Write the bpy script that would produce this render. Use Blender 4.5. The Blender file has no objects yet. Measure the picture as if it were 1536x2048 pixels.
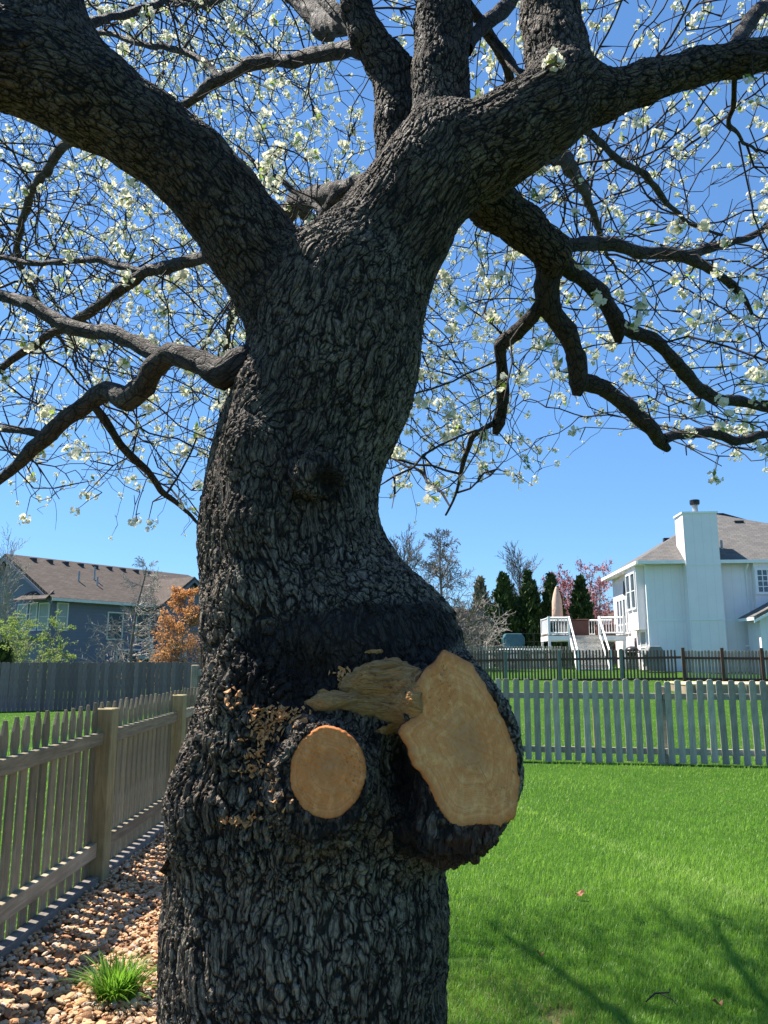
import bpy, bmesh, math, random
import numpy as np
from mathutils import Vector, Matrix
from mathutils.bvhtree import BVHTree
from mathutils.kdtree import KDTree

scene = bpy.context.scene
col = scene.collection
R = math.radians

# ------------------------------------------------------------------ camera
F_PX, CU, CV = 1547.0, 768.0, 1024.0          # focal length and centre in photo pixels
PITCH, CAM_H = R(10.5), 1.57
SP, CP = math.sin(PITCH), math.cos(PITCH)
cd = bpy.data.cameras.new('camera'); cam = bpy.data.objects.new('camera', cd); col.objects.link(cam)
cam.location = (0, 0, CAM_H); cam.rotation_euler = (R(90) + PITCH, 0, 0)
cd.sensor_fit = 'VERTICAL'; cd.sensor_height = 24.0; cd.lens = 24.0 * F_PX / 2048.0
cd.clip_start = 0.05; cd.clip_end = 3000
scene.camera = cam

# ------------------------------------------------------------------ sky, sun, exposure
SUN_EL, SUN_AZ = R(59.5), R(-64)                # azimuth from +Y towards +X
w = bpy.data.worlds.new('World'); scene.world = w; w.use_nodes = True
wn, wl = w.node_tree.nodes, w.node_tree.links
sky = wn.new('ShaderNodeTexSky'); sky.sky_type = 'NISHITA'; sky.sun_disc = False
sky.sun_elevation = SUN_EL; sky.sun_rotation = SUN_AZ
sky.air_density = 1.0; sky.dust_density = 0.0; sky.ozone_density = 3.0; sky.altitude = 300
gm = wn.new('ShaderNodeGamma'); gm.inputs[1].default_value = 0.65      # softer fall-off from horizon to zenith, all round
tn = wn.new('ShaderNodeMix'); tn.data_type = 'RGBA'; tn.blend_type = 'MULTIPLY'; tn.inputs[0].default_value = 1.0
tn.inputs[7].default_value = (.53, .87, 1.27, 1)
wl.new(sky.outputs[0], gm.inputs[0]); wl.new(gm.outputs[0], tn.inputs[6]); wl.new(tn.outputs[2], wn['Background'].inputs[0])
wn['Background'].inputs[1].default_value = 0.1
sd = bpy.data.lights.new('sun', 'SUN'); sun = bpy.data.objects.new('sun', sd); col.objects.link(sun)
sd.energy = 4.5; sd.angle = R(0.55); sd.color = (1.0, 0.93, 0.83)
sdir = Vector((math.sin(SUN_AZ) * math.cos(SUN_EL), math.cos(SUN_AZ) * math.cos(SUN_EL), math.sin(SUN_EL)))
sun.rotation_euler = sdir.to_track_quat('Z', 'Y').to_euler(); sun.location = (-6, 6, 14)
scene.view_settings.view_transform = 'Standard'; scene.view_settings.look = 'None'
scene.view_settings.exposure = 1.45; scene.view_settings.gamma = 1.0
scene.view_settings.use_curve_mapping = False
scene.cycles.use_denoising = True
scene.cycles.max_bounces = 6; scene.cycles.transparent_max_bounces = 8

# ------------------------------------------------------------------ pixel <-> place
def ray(u, v):
    r = (u - CU) / F_PX; up = (CV - v) / F_PX
    return r, CP - up * SP, SP + up * CP
def P(u, v, Y):
    a, b, c = ray(u, v); s = Y / b
    return Vector((a * s, Y, CAM_H + c * s))
def axd(p): return p[1] * CP + (p[2] - CAM_H) * SP
def proj(V):
    V = np.asarray(V); d = V[:, 1] * CP + (V[:, 2] - CAM_H) * SP
    up = -V[:, 1] * SP + (V[:, 2] - CAM_H) * CP
    d = np.where(d < .01, .01, d)
    return CU + F_PX * V[:, 0] / d, CV - F_PX * up / d, d
def sst(a, b, x): t = np.clip((np.asarray(x, float) - a) / (b - a), 0, 1); return t * t * (3 - 2 * t)
def gz(x, y):
    """height of the lawn: rises a little to the back right, drops to the back left"""
    rt = sst(-3, 5, x)
    return (.58 * sst(14, 32, y) + .28 * sst(32, 40, y)) * rt - .26 * sst(10, 26, y) * (1 - rt)
def G(u, v):
    a, b, c = ray(u, v); z = 0.0
    for _ in range(12):
        s = (z - CAM_H) / c; z = float(gz(a * s, b * s))
    return Vector((a * s, b * s, z))

# ------------------------------------------------------------------ numpy noise
def _h(ix, iy, iz, k=0):
    n = (ix.astype(np.int64) * 73856093) ^ (iy.astype(np.int64) * 19349663) ^ (iz.astype(np.int64) * 83492791) ^ (k * 2654435761)
    n = (n ^ (n >> 13)) * 1274126177 & 0x7fffffff
    n = (n ^ (n >> 15)) * 668265263 & 0x7fffffff
    return ((n ^ (n >> 14)) & 0xffffff) / float(0xffffff)
def vnoise(p, k=0):
    i = np.floor(p).astype(np.int64); f = p - i; f = f * f * (3 - 2 * f); o = 0
    for a in (0, 1):
        wx = f[:, 0] if a else 1 - f[:, 0]
        for b in (0, 1):
            wy = f[:, 1] if b else 1 - f[:, 1]
            for c in (0, 1):
                wz = f[:, 2] if c else 1 - f[:, 2]
                o = o + wx * wy * wz * _h(i[:, 0] + a, i[:, 1] + b, i[:, 2] + c, k)
    return o * 2 - 1
def fbm(p, oct=3, k=0):
    o = 0; a = 1; t = 0
    for q in range(oct): o = o + a * vnoise(p * (2.03 ** q) + 17.3 * q, k + q); t += a; a *= .5
    return o / t
def worley(p, k=0):
    i = np.floor(p).astype(np.int64); f1 = np.full(len(p), 9.); f2 = np.full(len(p), 9.); cid = np.zeros(len(p))
    for a in (-1, 0, 1):
        for b in (-1, 0, 1):
            for c in (-1, 0, 1):
                X, Y, Z = i[:, 0] + a, i[:, 1] + b, i[:, 2] + c
                d = np.sqrt((X + _h(X, Y, Z, k) - p[:, 0]) ** 2 + (Y + _h(X, Y, Z, k + 1) - p[:, 1]) ** 2 + (Z + _h(X, Y, Z, k + 2) - p[:, 2]) ** 2)
                near = d < f1; f2 = np.where(near, f1, np.minimum(f2, d)); cid = np.where(near, _h(X, Y, Z, k + 3), cid); f1 = np.where(near, d, f1)
    return f1, f2, cid

# ------------------------------------------------------------------ meshes and objects
def np_mesh(name, V, F, mats=(), mi=None, smooth=False):
    """V (n,3), F (m,k) with all faces k-gons, or a list of such arrays"""
    Fs = F if isinstance(F, list) else [F]
    Fs = [np.asarray(f, np.int32) for f in Fs if len(f)]
    me = bpy.data.meshes.new(name); V = np.asarray(V, np.float32)
    me.vertices.add(len(V)); me.vertices.foreach_set('co', V.ravel())
    nl = sum(f.size for f in Fs); npoly = sum(len(f) for f in Fs)
    me.loops.add(nl); me.polygons.add(npoly)
    me.loops.foreach_set('vertex_index', np.concatenate([f.ravel() for f in Fs]))
    tot = np.concatenate([np.full(len(f), f.shape[1], np.int32) for f in Fs])
    st = np.concatenate([[0], np.cumsum(tot)[:-1]]).astype(np.int32)
    me.polygons.foreach_set('loop_start', st)
    for m in mats: me.materials.append(m)
    if mi is not None: me.polygons.foreach_set('material_index', np.asarray(mi, np.int32))
    me.polygons.foreach_set('use_smooth', np.full(npoly, smooth, bool))
    me.update(calc_edges=True); me.validate(verbose=False)
    return me
def fattr(me, name, vals):
    a = me.attributes.new(name, 'FLOAT', 'POINT'); a.data.foreach_set('value', np.asarray(vals, np.float32))
def vattr(me, name, vals):
    a = me.attributes.new(name, 'FLOAT_VECTOR', 'POINT'); a.data.foreach_set('vector', np.asarray(vals, np.float32).ravel())
def link(name, me, parent=None, loc=None, rz=None):
    o = bpy.data.objects.new(name, me); col.objects.link(o)
    if parent: o.parent = parent
    if loc is not None: o.location = loc
    if rz is not None: o.rotation_euler = (0, 0, rz)
    return o
def tag(o, label=None, cat=None, group=None, kind=None):
    if label: o['label'] = label
    if cat: o['category'] = cat
    if group: o['group'] = group
    if kind: o['kind'] = kind
    return o
def thing(name, loc, label, cat, rz=0, group=None):
    o = bpy.data.objects.new(name, None); col.objects.link(o); o.empty_display_size = .2
    o.location = loc; o.rotation_euler = (0, 0, rz)
    return tag(o, label, cat, group)
class MB:
    """collects boxes / prisms, links them as one mesh"""
    def __init__(s): s.V = []; s.F = []
    def poly(s, pts, faces):
        n = len(s.V); s.V += [tuple(p) for p in pts]; s.F += [tuple(i + n for i in f) for f in faces]; return s
    def box(s, x0, x1, y0, y1, z0, z1):
        return s.poly([(x0, y0, z0), (x1, y0, z0), (x1, y1, z0), (x0, y1, z0), (x0, y0, z1), (x1, y0, z1), (x1, y1, z1), (x0, y1, z1)],
                      [(0, 3, 2, 1), (4, 5, 6, 7), (0, 1, 5, 4), (1, 2, 6, 5), (2, 3, 7, 6), (3, 0, 4, 7)])
    def prism(s, pts, axis, a0, a1):
        """outline pts in a plane, pushed from a0 to a1 along axis ('x','y','z')"""
        def q(p, a): return {'x': (a, p[0], p[1]), 'y': (p[0], a, p[1]), 'z': (p[0], p[1], a)}[axis]
        n = len(pts); V = [q(p, a0) for p in pts] + [q(p, a1) for p in pts]
        F = [tuple(range(n))[::-1], tuple(range(n, 2 * n))] + [(i, (i + 1) % n, n + (i + 1) % n, n + i) for i in range(n)]
        return s.poly(V, F)
    def tube(s, pts, rad, n=8):
        pts = [Vector(p) for p in pts]; rad = rad if hasattr(rad, '__len__') else [rad] * len(pts)
        base = len(s.V); up = Vector((0.13, .21, .97))
        for i, p in enumerate(pts):
            t = (pts[min(i + 1, len(pts) - 1)] - pts[max(i - 1, 0)]).normalized()
            a = t.cross(up if abs(t.dot(up)) < .95 else Vector((1, 0, 0))).normalized(); b = t.cross(a)
            for k in range(n):
                an = 2 * math.pi * k / n; s.V.append(tuple(p + (a * math.cos(an) + b * math.sin(an)) * rad[i]))
        for i in range(len(pts) - 1):
            for k in range(n):
                k2 = (k + 1) % n; s.F.append((base + i * n + k, base + i * n + k2, base + (i + 1) * n + k2, base + (i + 1) * n + k))
        s.F.append(tuple(base + k for k in range(n))); e = base + (len(pts) - 1) * n; s.F.append(tuple(e + k for k in range(n))[::-1])
        return s
    def mesh(s, name, mat, bevel=0, smooth=False):
        me = bpy.data.meshes.new(name); me.from_pydata(s.V, [], s.F)
        bm = bmesh.new(); bm.from_mesh(me); bmesh.ops.recalc_face_normals(bm, faces=bm.faces)
        if bevel: bmesh.ops.bevel(bm, geom=list(bm.edges), offset=bevel, segments=1, affect='EDGES')
        bm.to_mesh(me); bm.free(); me.materials.append(mat)
        if smooth: me.polygons.foreach_set('use_smooth', [True] * len(me.polygons))
        return me
    def build(s, name, mat, parent=None, bevel=0, smooth=False): return link(name, s.mesh(name, mat, bevel, smooth), parent)
def pbox(name, mat, parent, x0, x1, y0, y1, z0, z1, bevel=0): return MB().box(x0, x1, y0, y1, z0, z1).build(name, mat, parent, bevel)
def tubes_np(A, B, ra, rb, n=4):
    """independent tapered prisms for many thin twigs; returns V, quads"""
    A, B = np.asarray(A, float), np.asarray(B, float); d = B - A
    d /= np.maximum(np.linalg.norm(d, axis=1, keepdims=True), 1e-9)
    ref = np.where(np.abs(d[:, 2:3]) < .9, np.array([[0, 0, 1.]]), np.array([[1., 0, 0]]))
    a = np.cross(d, ref); a /= np.linalg.norm(a, axis=1, keepdims=True); b = np.cross(d, a)
    m = len(A); V = np.zeros((m, 2 * n, 3))
    for k in range(n):
        an = 2 * math.pi * k / n; o = a * math.cos(an) + b * math.sin(an)
        V[:, k] = A + o * np.asarray(ra)[:, None]; V[:, n + k] = B + o * np.asarray(rb)[:, None]
    base = (np.arange(m) * 2 * n)[:, None]
    F = np.concatenate([base + np.array([[k, (k + 1) % n, n + (k + 1) % n, n + k]]) for k in range(n)])
    return V.reshape(-1, 3), F

# ------------------------------------------------------------------ materials
class Mat:
    def __init__(s, name, rough=.8, spec=.25):
        s.m = bpy.data.materials.new(name); s.m.use_nodes = True; s.nt = s.m.node_tree; s.n = s.nt.nodes; s.l = s.nt.links
        s.b = s.n['Principled BSDF']; s.b.inputs['Roughness'].default_value = rough; s.b.inputs['Specular IOR Level'].default_value = spec
    def new(s, t, **kw):
        nd = s.n.new(t)
        for k, v in kw.items(): setattr(nd, k, v)
        return nd
    def _set(s, sock, v):
        if hasattr(v, 'is_linked') or isinstance(v, bpy.types.NodeSocket): s.l.new(v, sock)
        else:
            if hasattr(sock.default_value, '__len__') and hasattr(v, '__len__') and len(sock.default_value) == 4 and len(v) == 3: v = (*v, 1)
            sock.default_value = v
    def co(s, what='Object', scale=(1, 1, 1), attr=None):
        if attr: o = s.new('ShaderNodeAttribute', attribute_name=attr).outputs['Vector']
        else: o = s.new('ShaderNodeTexCoord').outputs[what]
        mp = s.new('ShaderNodeMapping'); s.l.new(o, mp.inputs[0]); mp.inputs['Scale'].default_value = scale; return mp.outputs[0]
    def attr(s, name): return s.new('ShaderNodeAttribute', attribute_name=name).outputs['Fac']
    def rand(s): return s.new('ShaderNodeObjectInfo').outputs['Random']
    def noise(s, co, scale, detail=4, rough=.6, dist=0):
        t = s.new('ShaderNodeTexNoise'); s.l.new(co, t.inputs['Vector']); t.inputs['Scale'].default_value = scale
        t.inputs['Detail'].default_value = detail; t.inputs['Roughness'].default_value = rough; t.inputs['Distortion'].default_value = dist
        return t.outputs['Fac']
    def voro(s, co, scale, feature='F1', out='Distance'):
        t = s.new('ShaderNodeTexVoronoi', feature=feature); s.l.new(co, t.inputs['Vector']); t.inputs['Scale'].default_value = scale
        return t.outputs[out]
    def ramp(s, fac, stops, interp='LINEAR'):
        r = s.new('ShaderNodeValToRGB'); r.color_ramp.interpolation = interp; s.l.new(fac, r.inputs[0]); e = r.color_ramp.elements
        while len(e) < len(stops): e.new(.5)
        for i, (p, c) in enumerate(stops): e[i].position = p; e[i].color = (*c, 1) if len(c) == 3 else c
        return r.outputs[0]
    def rng(s, x, a, b, c=0, d=1):
        m = s.new('ShaderNodeMapRange'); s._set(m.inputs[0], x)
        for i, v in zip((1, 2, 3, 4), (a, b, c, d)): m.inputs[i].default_value = v
        return m.outputs[0]
    def math(s, op, a, b=0.0):
        m = s.new('ShaderNodeMath', operation=op); s._set(m.inputs[0], a); s._set(m.inputs[1], b); return m.outputs[0]
    def mix(s, f, a, b, mode='MIX'):
        m = s.new('ShaderNodeMix', data_type='RGBA', blend_type=mode)
        s._set(m.inputs[0], f); s._set(m.inputs[6], a); s._set(m.inputs[7], b); return m.outputs[2]
    def color(s, c): s._set(s.b.inputs['Base Color'], c); return s
    def rough(s, r): s._set(s.b.inputs['Roughness'], r); return s
    def bump(s, h, strength=.5, dist=.01):
        b = s.new('ShaderNodeBump'); b.inputs['Strength'].default_value = strength; b.inputs['Distance'].default_value = dist
        s.l.new(h, b.inputs['Height']); s.l.new(b.outputs[0], s.b.inputs['Normal']); return s
    def translucent(s, c, f):
        """thin leaf: part of the light passes through"""
        t = s.new('ShaderNodeBsdfTranslucent'); s._set(t.inputs[0], c); mx = s.new('ShaderNodeMixShader'); mx.inputs[0].default_value = f
        s.l.new(s.b.outputs[0], mx.inputs[1]); s.l.new(t.outputs[0], mx.inputs[2]); s.l.new(mx.outputs[0], s.n['Material Output'].inputs[0]); return s

def weathered(name, dark, light, scale=(14, 14, 1.2), moss=None, var=.35):
    m = Mat(name, .85, .2); c = m.co('Object', scale); n = m.noise(c, 3, 6, .65, .6); n2 = m.noise(m.co('Object', (2, 2, 2)), 2.3, 3)
    base = m.mix(m.rng(n, .3, .7), dark, light)
    base = m.mix(m.math('MULTIPLY', m.rng(n2, .45, .75), .45), base, tuple(x * .55 for x in dark))
    if moss: base = m.mix(m.math('MULTIPLY', m.rng(m.noise(m.co('Object', (5, 5, 3)), 2, 4), .5, .7), .6), base, moss)
    rv = m.rng(m.rand(), 0, 1, 1 - var, 1 + var * .6)
    cb = m.new('ShaderNodeCombineXYZ')
    for i in range(3): m.l.new(rv, cb.inputs[i])
    base = m.mix(1.0, base, cb.outputs[0], 'MULTIPLY')
    m.color(base).bump(n, .35, .006); return m.m
def plain(name, c, rough=.6, var=.12, scale=3, spec=.3, bump=0):
    m = Mat(name, rough, spec); n = m.noise(m.co('Object'), scale, 4)
    m.color(m.mix(m.rng(n, .3, .7), tuple(x * (1 - var) for x in c), tuple(min(1, x * (1 + var)) for x in c)))
    if bump: m.bump(m.noise(m.co('Object'), scale * 8, 4), bump, .01)
    return m.m

def bark_mat(name, deep, plate, pale, lichen, bstr=.8):
    m = Mat(name, .86, .3); q = m.co(attr='bco'); crk = m.attr('crk'); st = m.attr('stain'); red = m.attr('red'); ob = m.co('Object')
    n1 = m.noise(q, 55, 6, .72); n2 = m.noise(ob, 4.5, 5, .65); n3 = m.noise(ob, 26, 4, .7); n4 = m.noise(q, 150, 4, .75); n5 = m.noise(q, 380, 2, .7)
    steps = [(0, (.0,) * 3), (.40, (.25,) * 3), (.47, (.5,) * 3), (.54, (.75,) * 3), (.62, (1,) * 3)]
    fl = m.ramp(n1, steps, 'CONSTANT'); fl2 = m.ramp(n4, steps, 'CONSTANT')
    flv = m.new('ShaderNodeRGBToBW'); m.l.new(fl, flv.inputs[0]); fl = flv.outputs[0]; flv = m.new('ShaderNodeRGBToBW'); m.l.new(fl2, flv.inputs[0]); fl2 = flv.outputs[0]
    c = m.mix(m.math('ADD', m.math('MULTIPLY', fl, .55), m.math('MULTIPLY', fl2, .45)), plate, pale)
    c = m.mix(m.math('MULTIPLY', m.math('MULTIPLY', m.rng(n2, .47, .62), m.rng(n3, .42, .58)), m.rng(n4, .35, .6)), c, lichen)
    c = m.mix(m.math('MULTIPLY', m.rng(m.noise(ob, 2.6, 3), .45, .68), .6), c, tuple(x * y for x, y in zip(plate, (.62, .5, .42))))
    wq = m.new('ShaderNodeVectorMath', operation='MULTIPLY_ADD'); nv = m.new('ShaderNodeTexNoise'); m.l.new(q, nv.inputs['Vector']); nv.inputs['Scale'].default_value = 70; nv.inputs['Detail'].default_value = 3
    m.l.new(nv.outputs['Color'], wq.inputs[0]); wq.inputs[1].default_value = (.011, .011, .011); m.l.new(q, wq.inputs[2]); qj = wq.outputs[0]
    v = m.voro(qj, 58, 'DISTANCE_TO_EDGE'); v2 = m.voro(qj, 140, 'DISTANCE_TO_EDGE')
    c = m.mix(m.math('MULTIPLY', m.rng(v2, .10, .02), .6), c, deep)
    c = m.mix(m.math('MULTIPLY', m.rng(v, .085, .025), .95), c, deep)
    c = m.mix(m.rng(crk, .10, .50, 1.0, 0), c, deep)
    limb_shade = m.rng(m.attr('limb'), 0, 1, 1.0, .55); cl = m.new('ShaderNodeCombineXYZ'); m.l.new(limb_shade, cl.inputs[0]); m.l.new(m.math('MULTIPLY', limb_shade, m.rng(m.attr('limb'), 0, 1, 1, .93)), cl.inputs[1]); m.l.new(m.math('MULTIPLY', limb_shade, m.rng(m.attr('limb'), 0, 1, 1, .88)), cl.inputs[2])  # slimmer limbs darker and browner: shade beneath them put into the bark colour
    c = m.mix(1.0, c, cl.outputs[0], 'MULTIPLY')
    c = m.mix(m.math('MULTIPLY', red, m.rng(n3, .35, .65, .3, 1)), c, (.085, .032, .018))
    c = m.mix(m.math('MULTIPLY', st, .88), c, (.014, .010, .010))
    m.color(c); m.rough(m.rng(n3, .3, .7, .62, .95))
    h = m.math('ADD', m.math('MULTIPLY', fl, .45), m.math('ADD', m.math('ADD', m.math('MULTIPLY', m.rng(v, .02, .12), 1.1), m.math('MULTIPLY', m.rng(v2, .02, .14), .4)), m.math('ADD', m.math('MULTIPLY', fl2, .3), m.math('MULTIPLY', m.math('ADD', n4, n5), .4))))
    m.bump(h, bstr, .014); return m.m
M = {}
M['bark'] = bark_mat('bark', (.011, .008, .006), (.115, .083, .060), (.400, .325, .245), (.41, .375, .28))
M['branch_bark'] = bark_mat('branch_bark', (.012, .009, .008), (.040, .030, .024), (.095, .075, .062), (.13, .12, .10), .6)
m = Mat('twig_bark', .8, .3); m.color(m.mix(m.noise(m.co('Object'), 9, 3), (.020, .014, .012), (.052, .038, .031))); M['twig'] = m.m

def wood_mat(name, a, b, c, heart):
    m = Mat(name, .78, .2); rr = m.attr('rr'); q = m.co('Object')
    wob = m.noise(q, 11, 3); rw = m.math('ADD', rr, m.math('MULTIPLY', wob, .05))
    cb = m.new('ShaderNodeCombineXYZ'); m.l.new(m.math('MULTIPLY', rw, 22), cb.inputs[0]); ring = m.rng(m.noise(cb.outputs[0], 1.0, 5, .85), .38, .62)
    ang = m.co(attr='av'); cs = m.new('ShaderNodeVectorMath', operation='ADD'); m.l.new(ang, cs.inputs[0]); cs2 = m.new('ShaderNodeCombineXYZ'); m.l.new(m.math('MULTIPLY', rr, .05), cs2.inputs[2]); m.l.new(cs2.outputs[0], cs.inputs[1])
    rays = m.noise(cs.outputs[0], 22, 4, .75)
    n = m.noise(m.co('Object', (6, 6, 6)), 3, 5, .65); saw = m.noise(m.co('Object', (95, 20, 60)), 1, 3, .7); sp = m.noise(q, 240, 2, .6)
    col_ = m.mix(m.rng(n, .32, .68), a, b)
    col_ = m.mix(m.math('MULTIPLY', ring, .62), col_, c)
    col_ = m.mix(m.math('MULTIPLY', m.rng(rays, .52, .75), .22), col_, tuple(min(1, x * 1.25) for x in a)); col_ = m.mix(m.math('MULTIPLY', m.rng(rays, .46, .3), .18), col_, c)
    col_ = m.mix(m.math('MULTIPLY', m.rng(saw, .48, .66), .40), col_, tuple(min(1, x * 1.35) for x in a))
    col_ = m.mix(m.math('MULTIPLY', m.rng(m.math('ADD', rr, m.math('MULTIPLY', wob, .12)), .48, .20), .55), col_, heart)
    col_ = m.mix(m.math('MULTIPLY', m.rng(rr, .86, 1.0), .6), col_, c)
    col_ = m.mix(m.math('MULTIPLY', m.rng(m.noise(m.co('Object'), 7, 3), .5, .68), .45), col_, tuple(x * y for x, y in zip(b, (.85, .72, .6))))
    col_ = m.mix(m.math('MULTIPLY', m.rng(rays, .655, .69), m.rng(rr, .75, .3, 0, .8)), col_, (.16, .075, .03))
    col_ = m.mix(m.rng(rr, 1.02, 1.15), col_, (.05, .03, .02))
    col_ = m.mix(m.math('MULTIPLY', m.math('MULTIPLY', m.rng(sp, .58, .7), m.rng(m.noise(q, 9, 3), .48, .62)), .7), col_, (.10, .06, .035))
    m.color(col_); m.bump(m.math('ADD', m.math('MULTIPLY', ring, .3), m.math('ADD', saw, m.math('MULTIPLY', n, .5))), .4, .004); return m.m
M['cut'] = wood_mat('sawn_wood', (.86, .415, .165), (.74, .28, .080), (.44, .130, .032), (.42, .225, .105))
M['cut_small'] = wood_mat('sawn_wood_rosy', (.82, .35, .130), (.70, .255, .072), (.42, .120, .030), (.44, .19, .075))
m = Mat('torn_wood', .85, .15); q = m.co('Object', (14, 60, 60)); n = m.noise(q, 1.6, 6, .7, 1.0); n2 = m.noise(m.co('Object'), 16, 5, .7)
c = m.mix(m.rng(n, .3, .7), (.74, .33, .115), (.90, .53, .235)); c = m.mix(m.math('MULTIPLY', m.rng(n2, .45, .62), .4), c, (.36, .25, .16))
nf = m.noise(m.co('Object', (10, 120, 170)), 1.5, 4, .7, .5); c = m.mix(m.rng(nf, .46, .34, 0, .4), c, (.09, .04, .018)); c = m.mix(m.rng(m.attr('rr'), .88, 1.0, 0, .7), c, (.12, .06, .03)); m.color(c).bump(m.math('ADD', n, nf), 1.0, .015); M['torn'] = m.m
M['chip'] = plain('wood_chip', (.52, .26, .11), .8, .3, 30)

m = Mat('petal', .6, .2); pc = m.mix(m.noise(m.co('Object'), 30, 2), (.74, .72, .61), (.85, .84, .75)); m.color(pc).translucent((.80, .79, .60), .42); M['petal'] = m.m
m = Mat('young_leaf', .5, .3); m.color(m.mix(m.noise(m.co('Object'), 20, 2), (.16, .24, .04), (.26, .34, .09))).translucent((.32, .45, .08), .45); M['leaf'] = m.m

m = Mat('lawn_soil', .95, .1); q = m.co('Object'); n = m.noise(q, .8, 5, .65); n2 = m.noise(q, 45, 4, .7)
c = m.mix(m.rng(n, .35, .65), (.040, .105, .010), (.065, .150, .016)); c = m.mix(m.math('MULTIPLY', m.rng(n2, .4, .65), .7), c, (.02, .055, .006))
c = m.mix(m.math('MULTIPLY', m.rng(m.noise(q, 3.1, 4), .62, .72), .6), c, (.16, .15, .06)); vd = m.new('ShaderNodeVectorMath', operation='DISTANCE'); m.l.new(q, vd.inputs[0]); vd.inputs[1].default_value = (.5, 3.75, 0); c = m.mix(m.rng(m.math('ADD', vd.outputs['Value'], m.math('MULTIPLY', n, .6)), 1.0, .55), c, (.16, .15, .06)); m.color(c).bump(n2, .8, .05); M['lawn'] = m.m
def blade_mat(name, a, b, tr):
    m = Mat(name, .42, .45); t = m.attr('tint'); c = m.mix(t, a, b); c = m.mix(m.rng(t, .8, 1.0, 0, .55), c, (.34, .36, .14)); m.color(c).translucent(m.mix(t, tuple(x * 1.6 for x in a), tr), .48); return m.m
M['grass'] = blade_mat('grass_blade', (.105, .235, .020), (.235, .415, .060), (.38, .62, .08))
M['tuft'] = blade_mat('tuft_blade', (.06, .17, .012), (.17, .33, .035), (.26, .46, .05))
m = Mat('gravel_soil', .95, .1); m.color(m.mix(m.noise(m.co('Object'), 20, 5, .7), (.10, .055, .03), (.28, .17, .10))).bump(m.noise(m.co('Object'), 60, 4), .8, .02); M['gravel_bed'] = m.m
m = Mat('stone', .85, .25); t = m.attr('tint'); n = m.noise(m.co('Object'), 40, 5, .7)
c = m.ramp(t, [(0, (.36, .17, .085)), (.3, (.56, .32, .155)), (.65, (.66, .43, .24)), (.92, (.60, .48, .35)), (1, (.42, .40, .37))])
c = m.mix(m.rng(n, .35, .7, 0, .45), c, (.22, .12, .07)); m.color(c).bump(n, .4, .006); M['stone'] = m.m
m = Mat('stone_single', .85, .25); t = m.rand(); n = m.noise(m.co('Object'), 25, 5, .7)
c = m.ramp(t, [(0, (.36, .17, .085)), (.3, (.56, .32, .155)), (.65, (.66, .43, .24)), (.92, (.60, .48, .35)), (1, (.42, .40, .37))])
c = m.mix(m.rng(n, .35, .7, 0, .45), c, (.22, .12, .07)); m.color(c).bump(n, .4, .006); M['stone1'] = m.m
M['picket'] = weathered('weathered_picket_brown', (.16, .13, .085), (.33, .275, .19), moss=(.18, .16, .08))
M['rail'] = weathered('weathered_rail', (.19, .155, .10), (.40, .335, .235), (10, 1.0, 14))
M['post'] = weathered('weathered_post', (.20, .17, .085), (.39, .325, .175), moss=(.18, .19, .09), var=.15)
M['timber'] = weathered('ground_timber', (.14, .12, .10), (.30, .27, .24), (10, 1.0, 14))
M['greypicket'] = weathered('weathered_picket_grey', (.28, .245, .195), (.54, .485, .395), var=.36)
M['greyrail'] = weathered('weathered_rail_grey', (.30, .275, .225), (.48, .445, .38), (1.0, 14, 14))
M['newwood'] = plain('new_wood', (.62, .44, .22), .7, .15)
M['privacy'] = weathered('privacy_board', (.165, .115, .108), (.28, .20, .185), (12, 12, .8), var=.3)
M['brownpicket'] = weathered('brown_stained_picket', (.10, .065, .045), (.20, .14, .10), var=.3)
M['brownrail'] = plain('brown_stained_rail', (.09, .05, .035), .8, .2)
M['greenpost'] = plain('dull_green_post', (.12, .15, .13), .7, .2)
M['tanpicket'] = weathered('tan_board', (.24, .19, .14), (.40, .33, .25), var=.25)
def siding(name, c, period, axis='z', depth=.35):
    m = Mat(name, .55, .3); g = m.new('ShaderNodeSeparateXYZ'); m.l.new(m.new('ShaderNodeTexCoord').outputs['Object'], g.inputs[0])
    if axis == 'z': s = g.outputs[2]
    else: s = m.math('ADD', g.outputs[0], g.outputs[1])
    f = m.math('FRACT', m.math('MULTIPLY', s, 1 / period))
    line = m.rng(f, .90, .99) if axis == 'z' else m.rng(f, .93, .97)
    n = m.noise(m.co('Object'), 1.2, 4); col_ = m.mix(m.rng(n, .3, .7), tuple(x * .93 for x in c), c)
    m.color(m.mix(m.math('MULTIPLY', line, depth), col_, tuple(x * .45 for x in c))).bump(f, .3, .02); return m.m
M['white_siding'] = siding('white_panel_siding', (.86, .79, .79), .41, 'h', .22)
M['white_trim'] = plain('white_trim_paint', (.80, .80, .79), .5, .05)
M['blue_siding'] = siding('slate_blue_siding', (.150, .155, .215), .2, 'z', .4)
M['grey_trim'] = plain('cream_window_trim', (.62, .60, .56), .5, .06)
def shingles(name, a, b):
    m = Mat(name, .9, .15); q = m.co('Object', (1, 1, 1)); br = m.new('ShaderNodeTexBrick'); uvw = m.co('Object', (1, .45, 1.6)); m.l.new(m.co(attr='suv'), br.inputs['Vector'])
    br.inputs['Scale'].default_value = 1.0; br.inputs['Brick Width'].default_value = .33; br.inputs['Row Height'].default_value = .16; br.inputs['Mortar Size'].default_value = .008
    br.inputs['Color1'].default_value = (*a, 1); br.inputs['Color2'].default_value = (*b, 1); br.inputs['Mortar'].default_value = (*[x * .5 for x in a], 1)
    n = m.noise(q, 2.0, 5, .7); c = m.mix(m.math('MULTIPLY', m.rng(n, .4, .7), .4), br.outputs[0], tuple(x * .7 for x in a)); m.color(c).bump(br.outputs['Fac'], -.4, .01); return m.m
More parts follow.
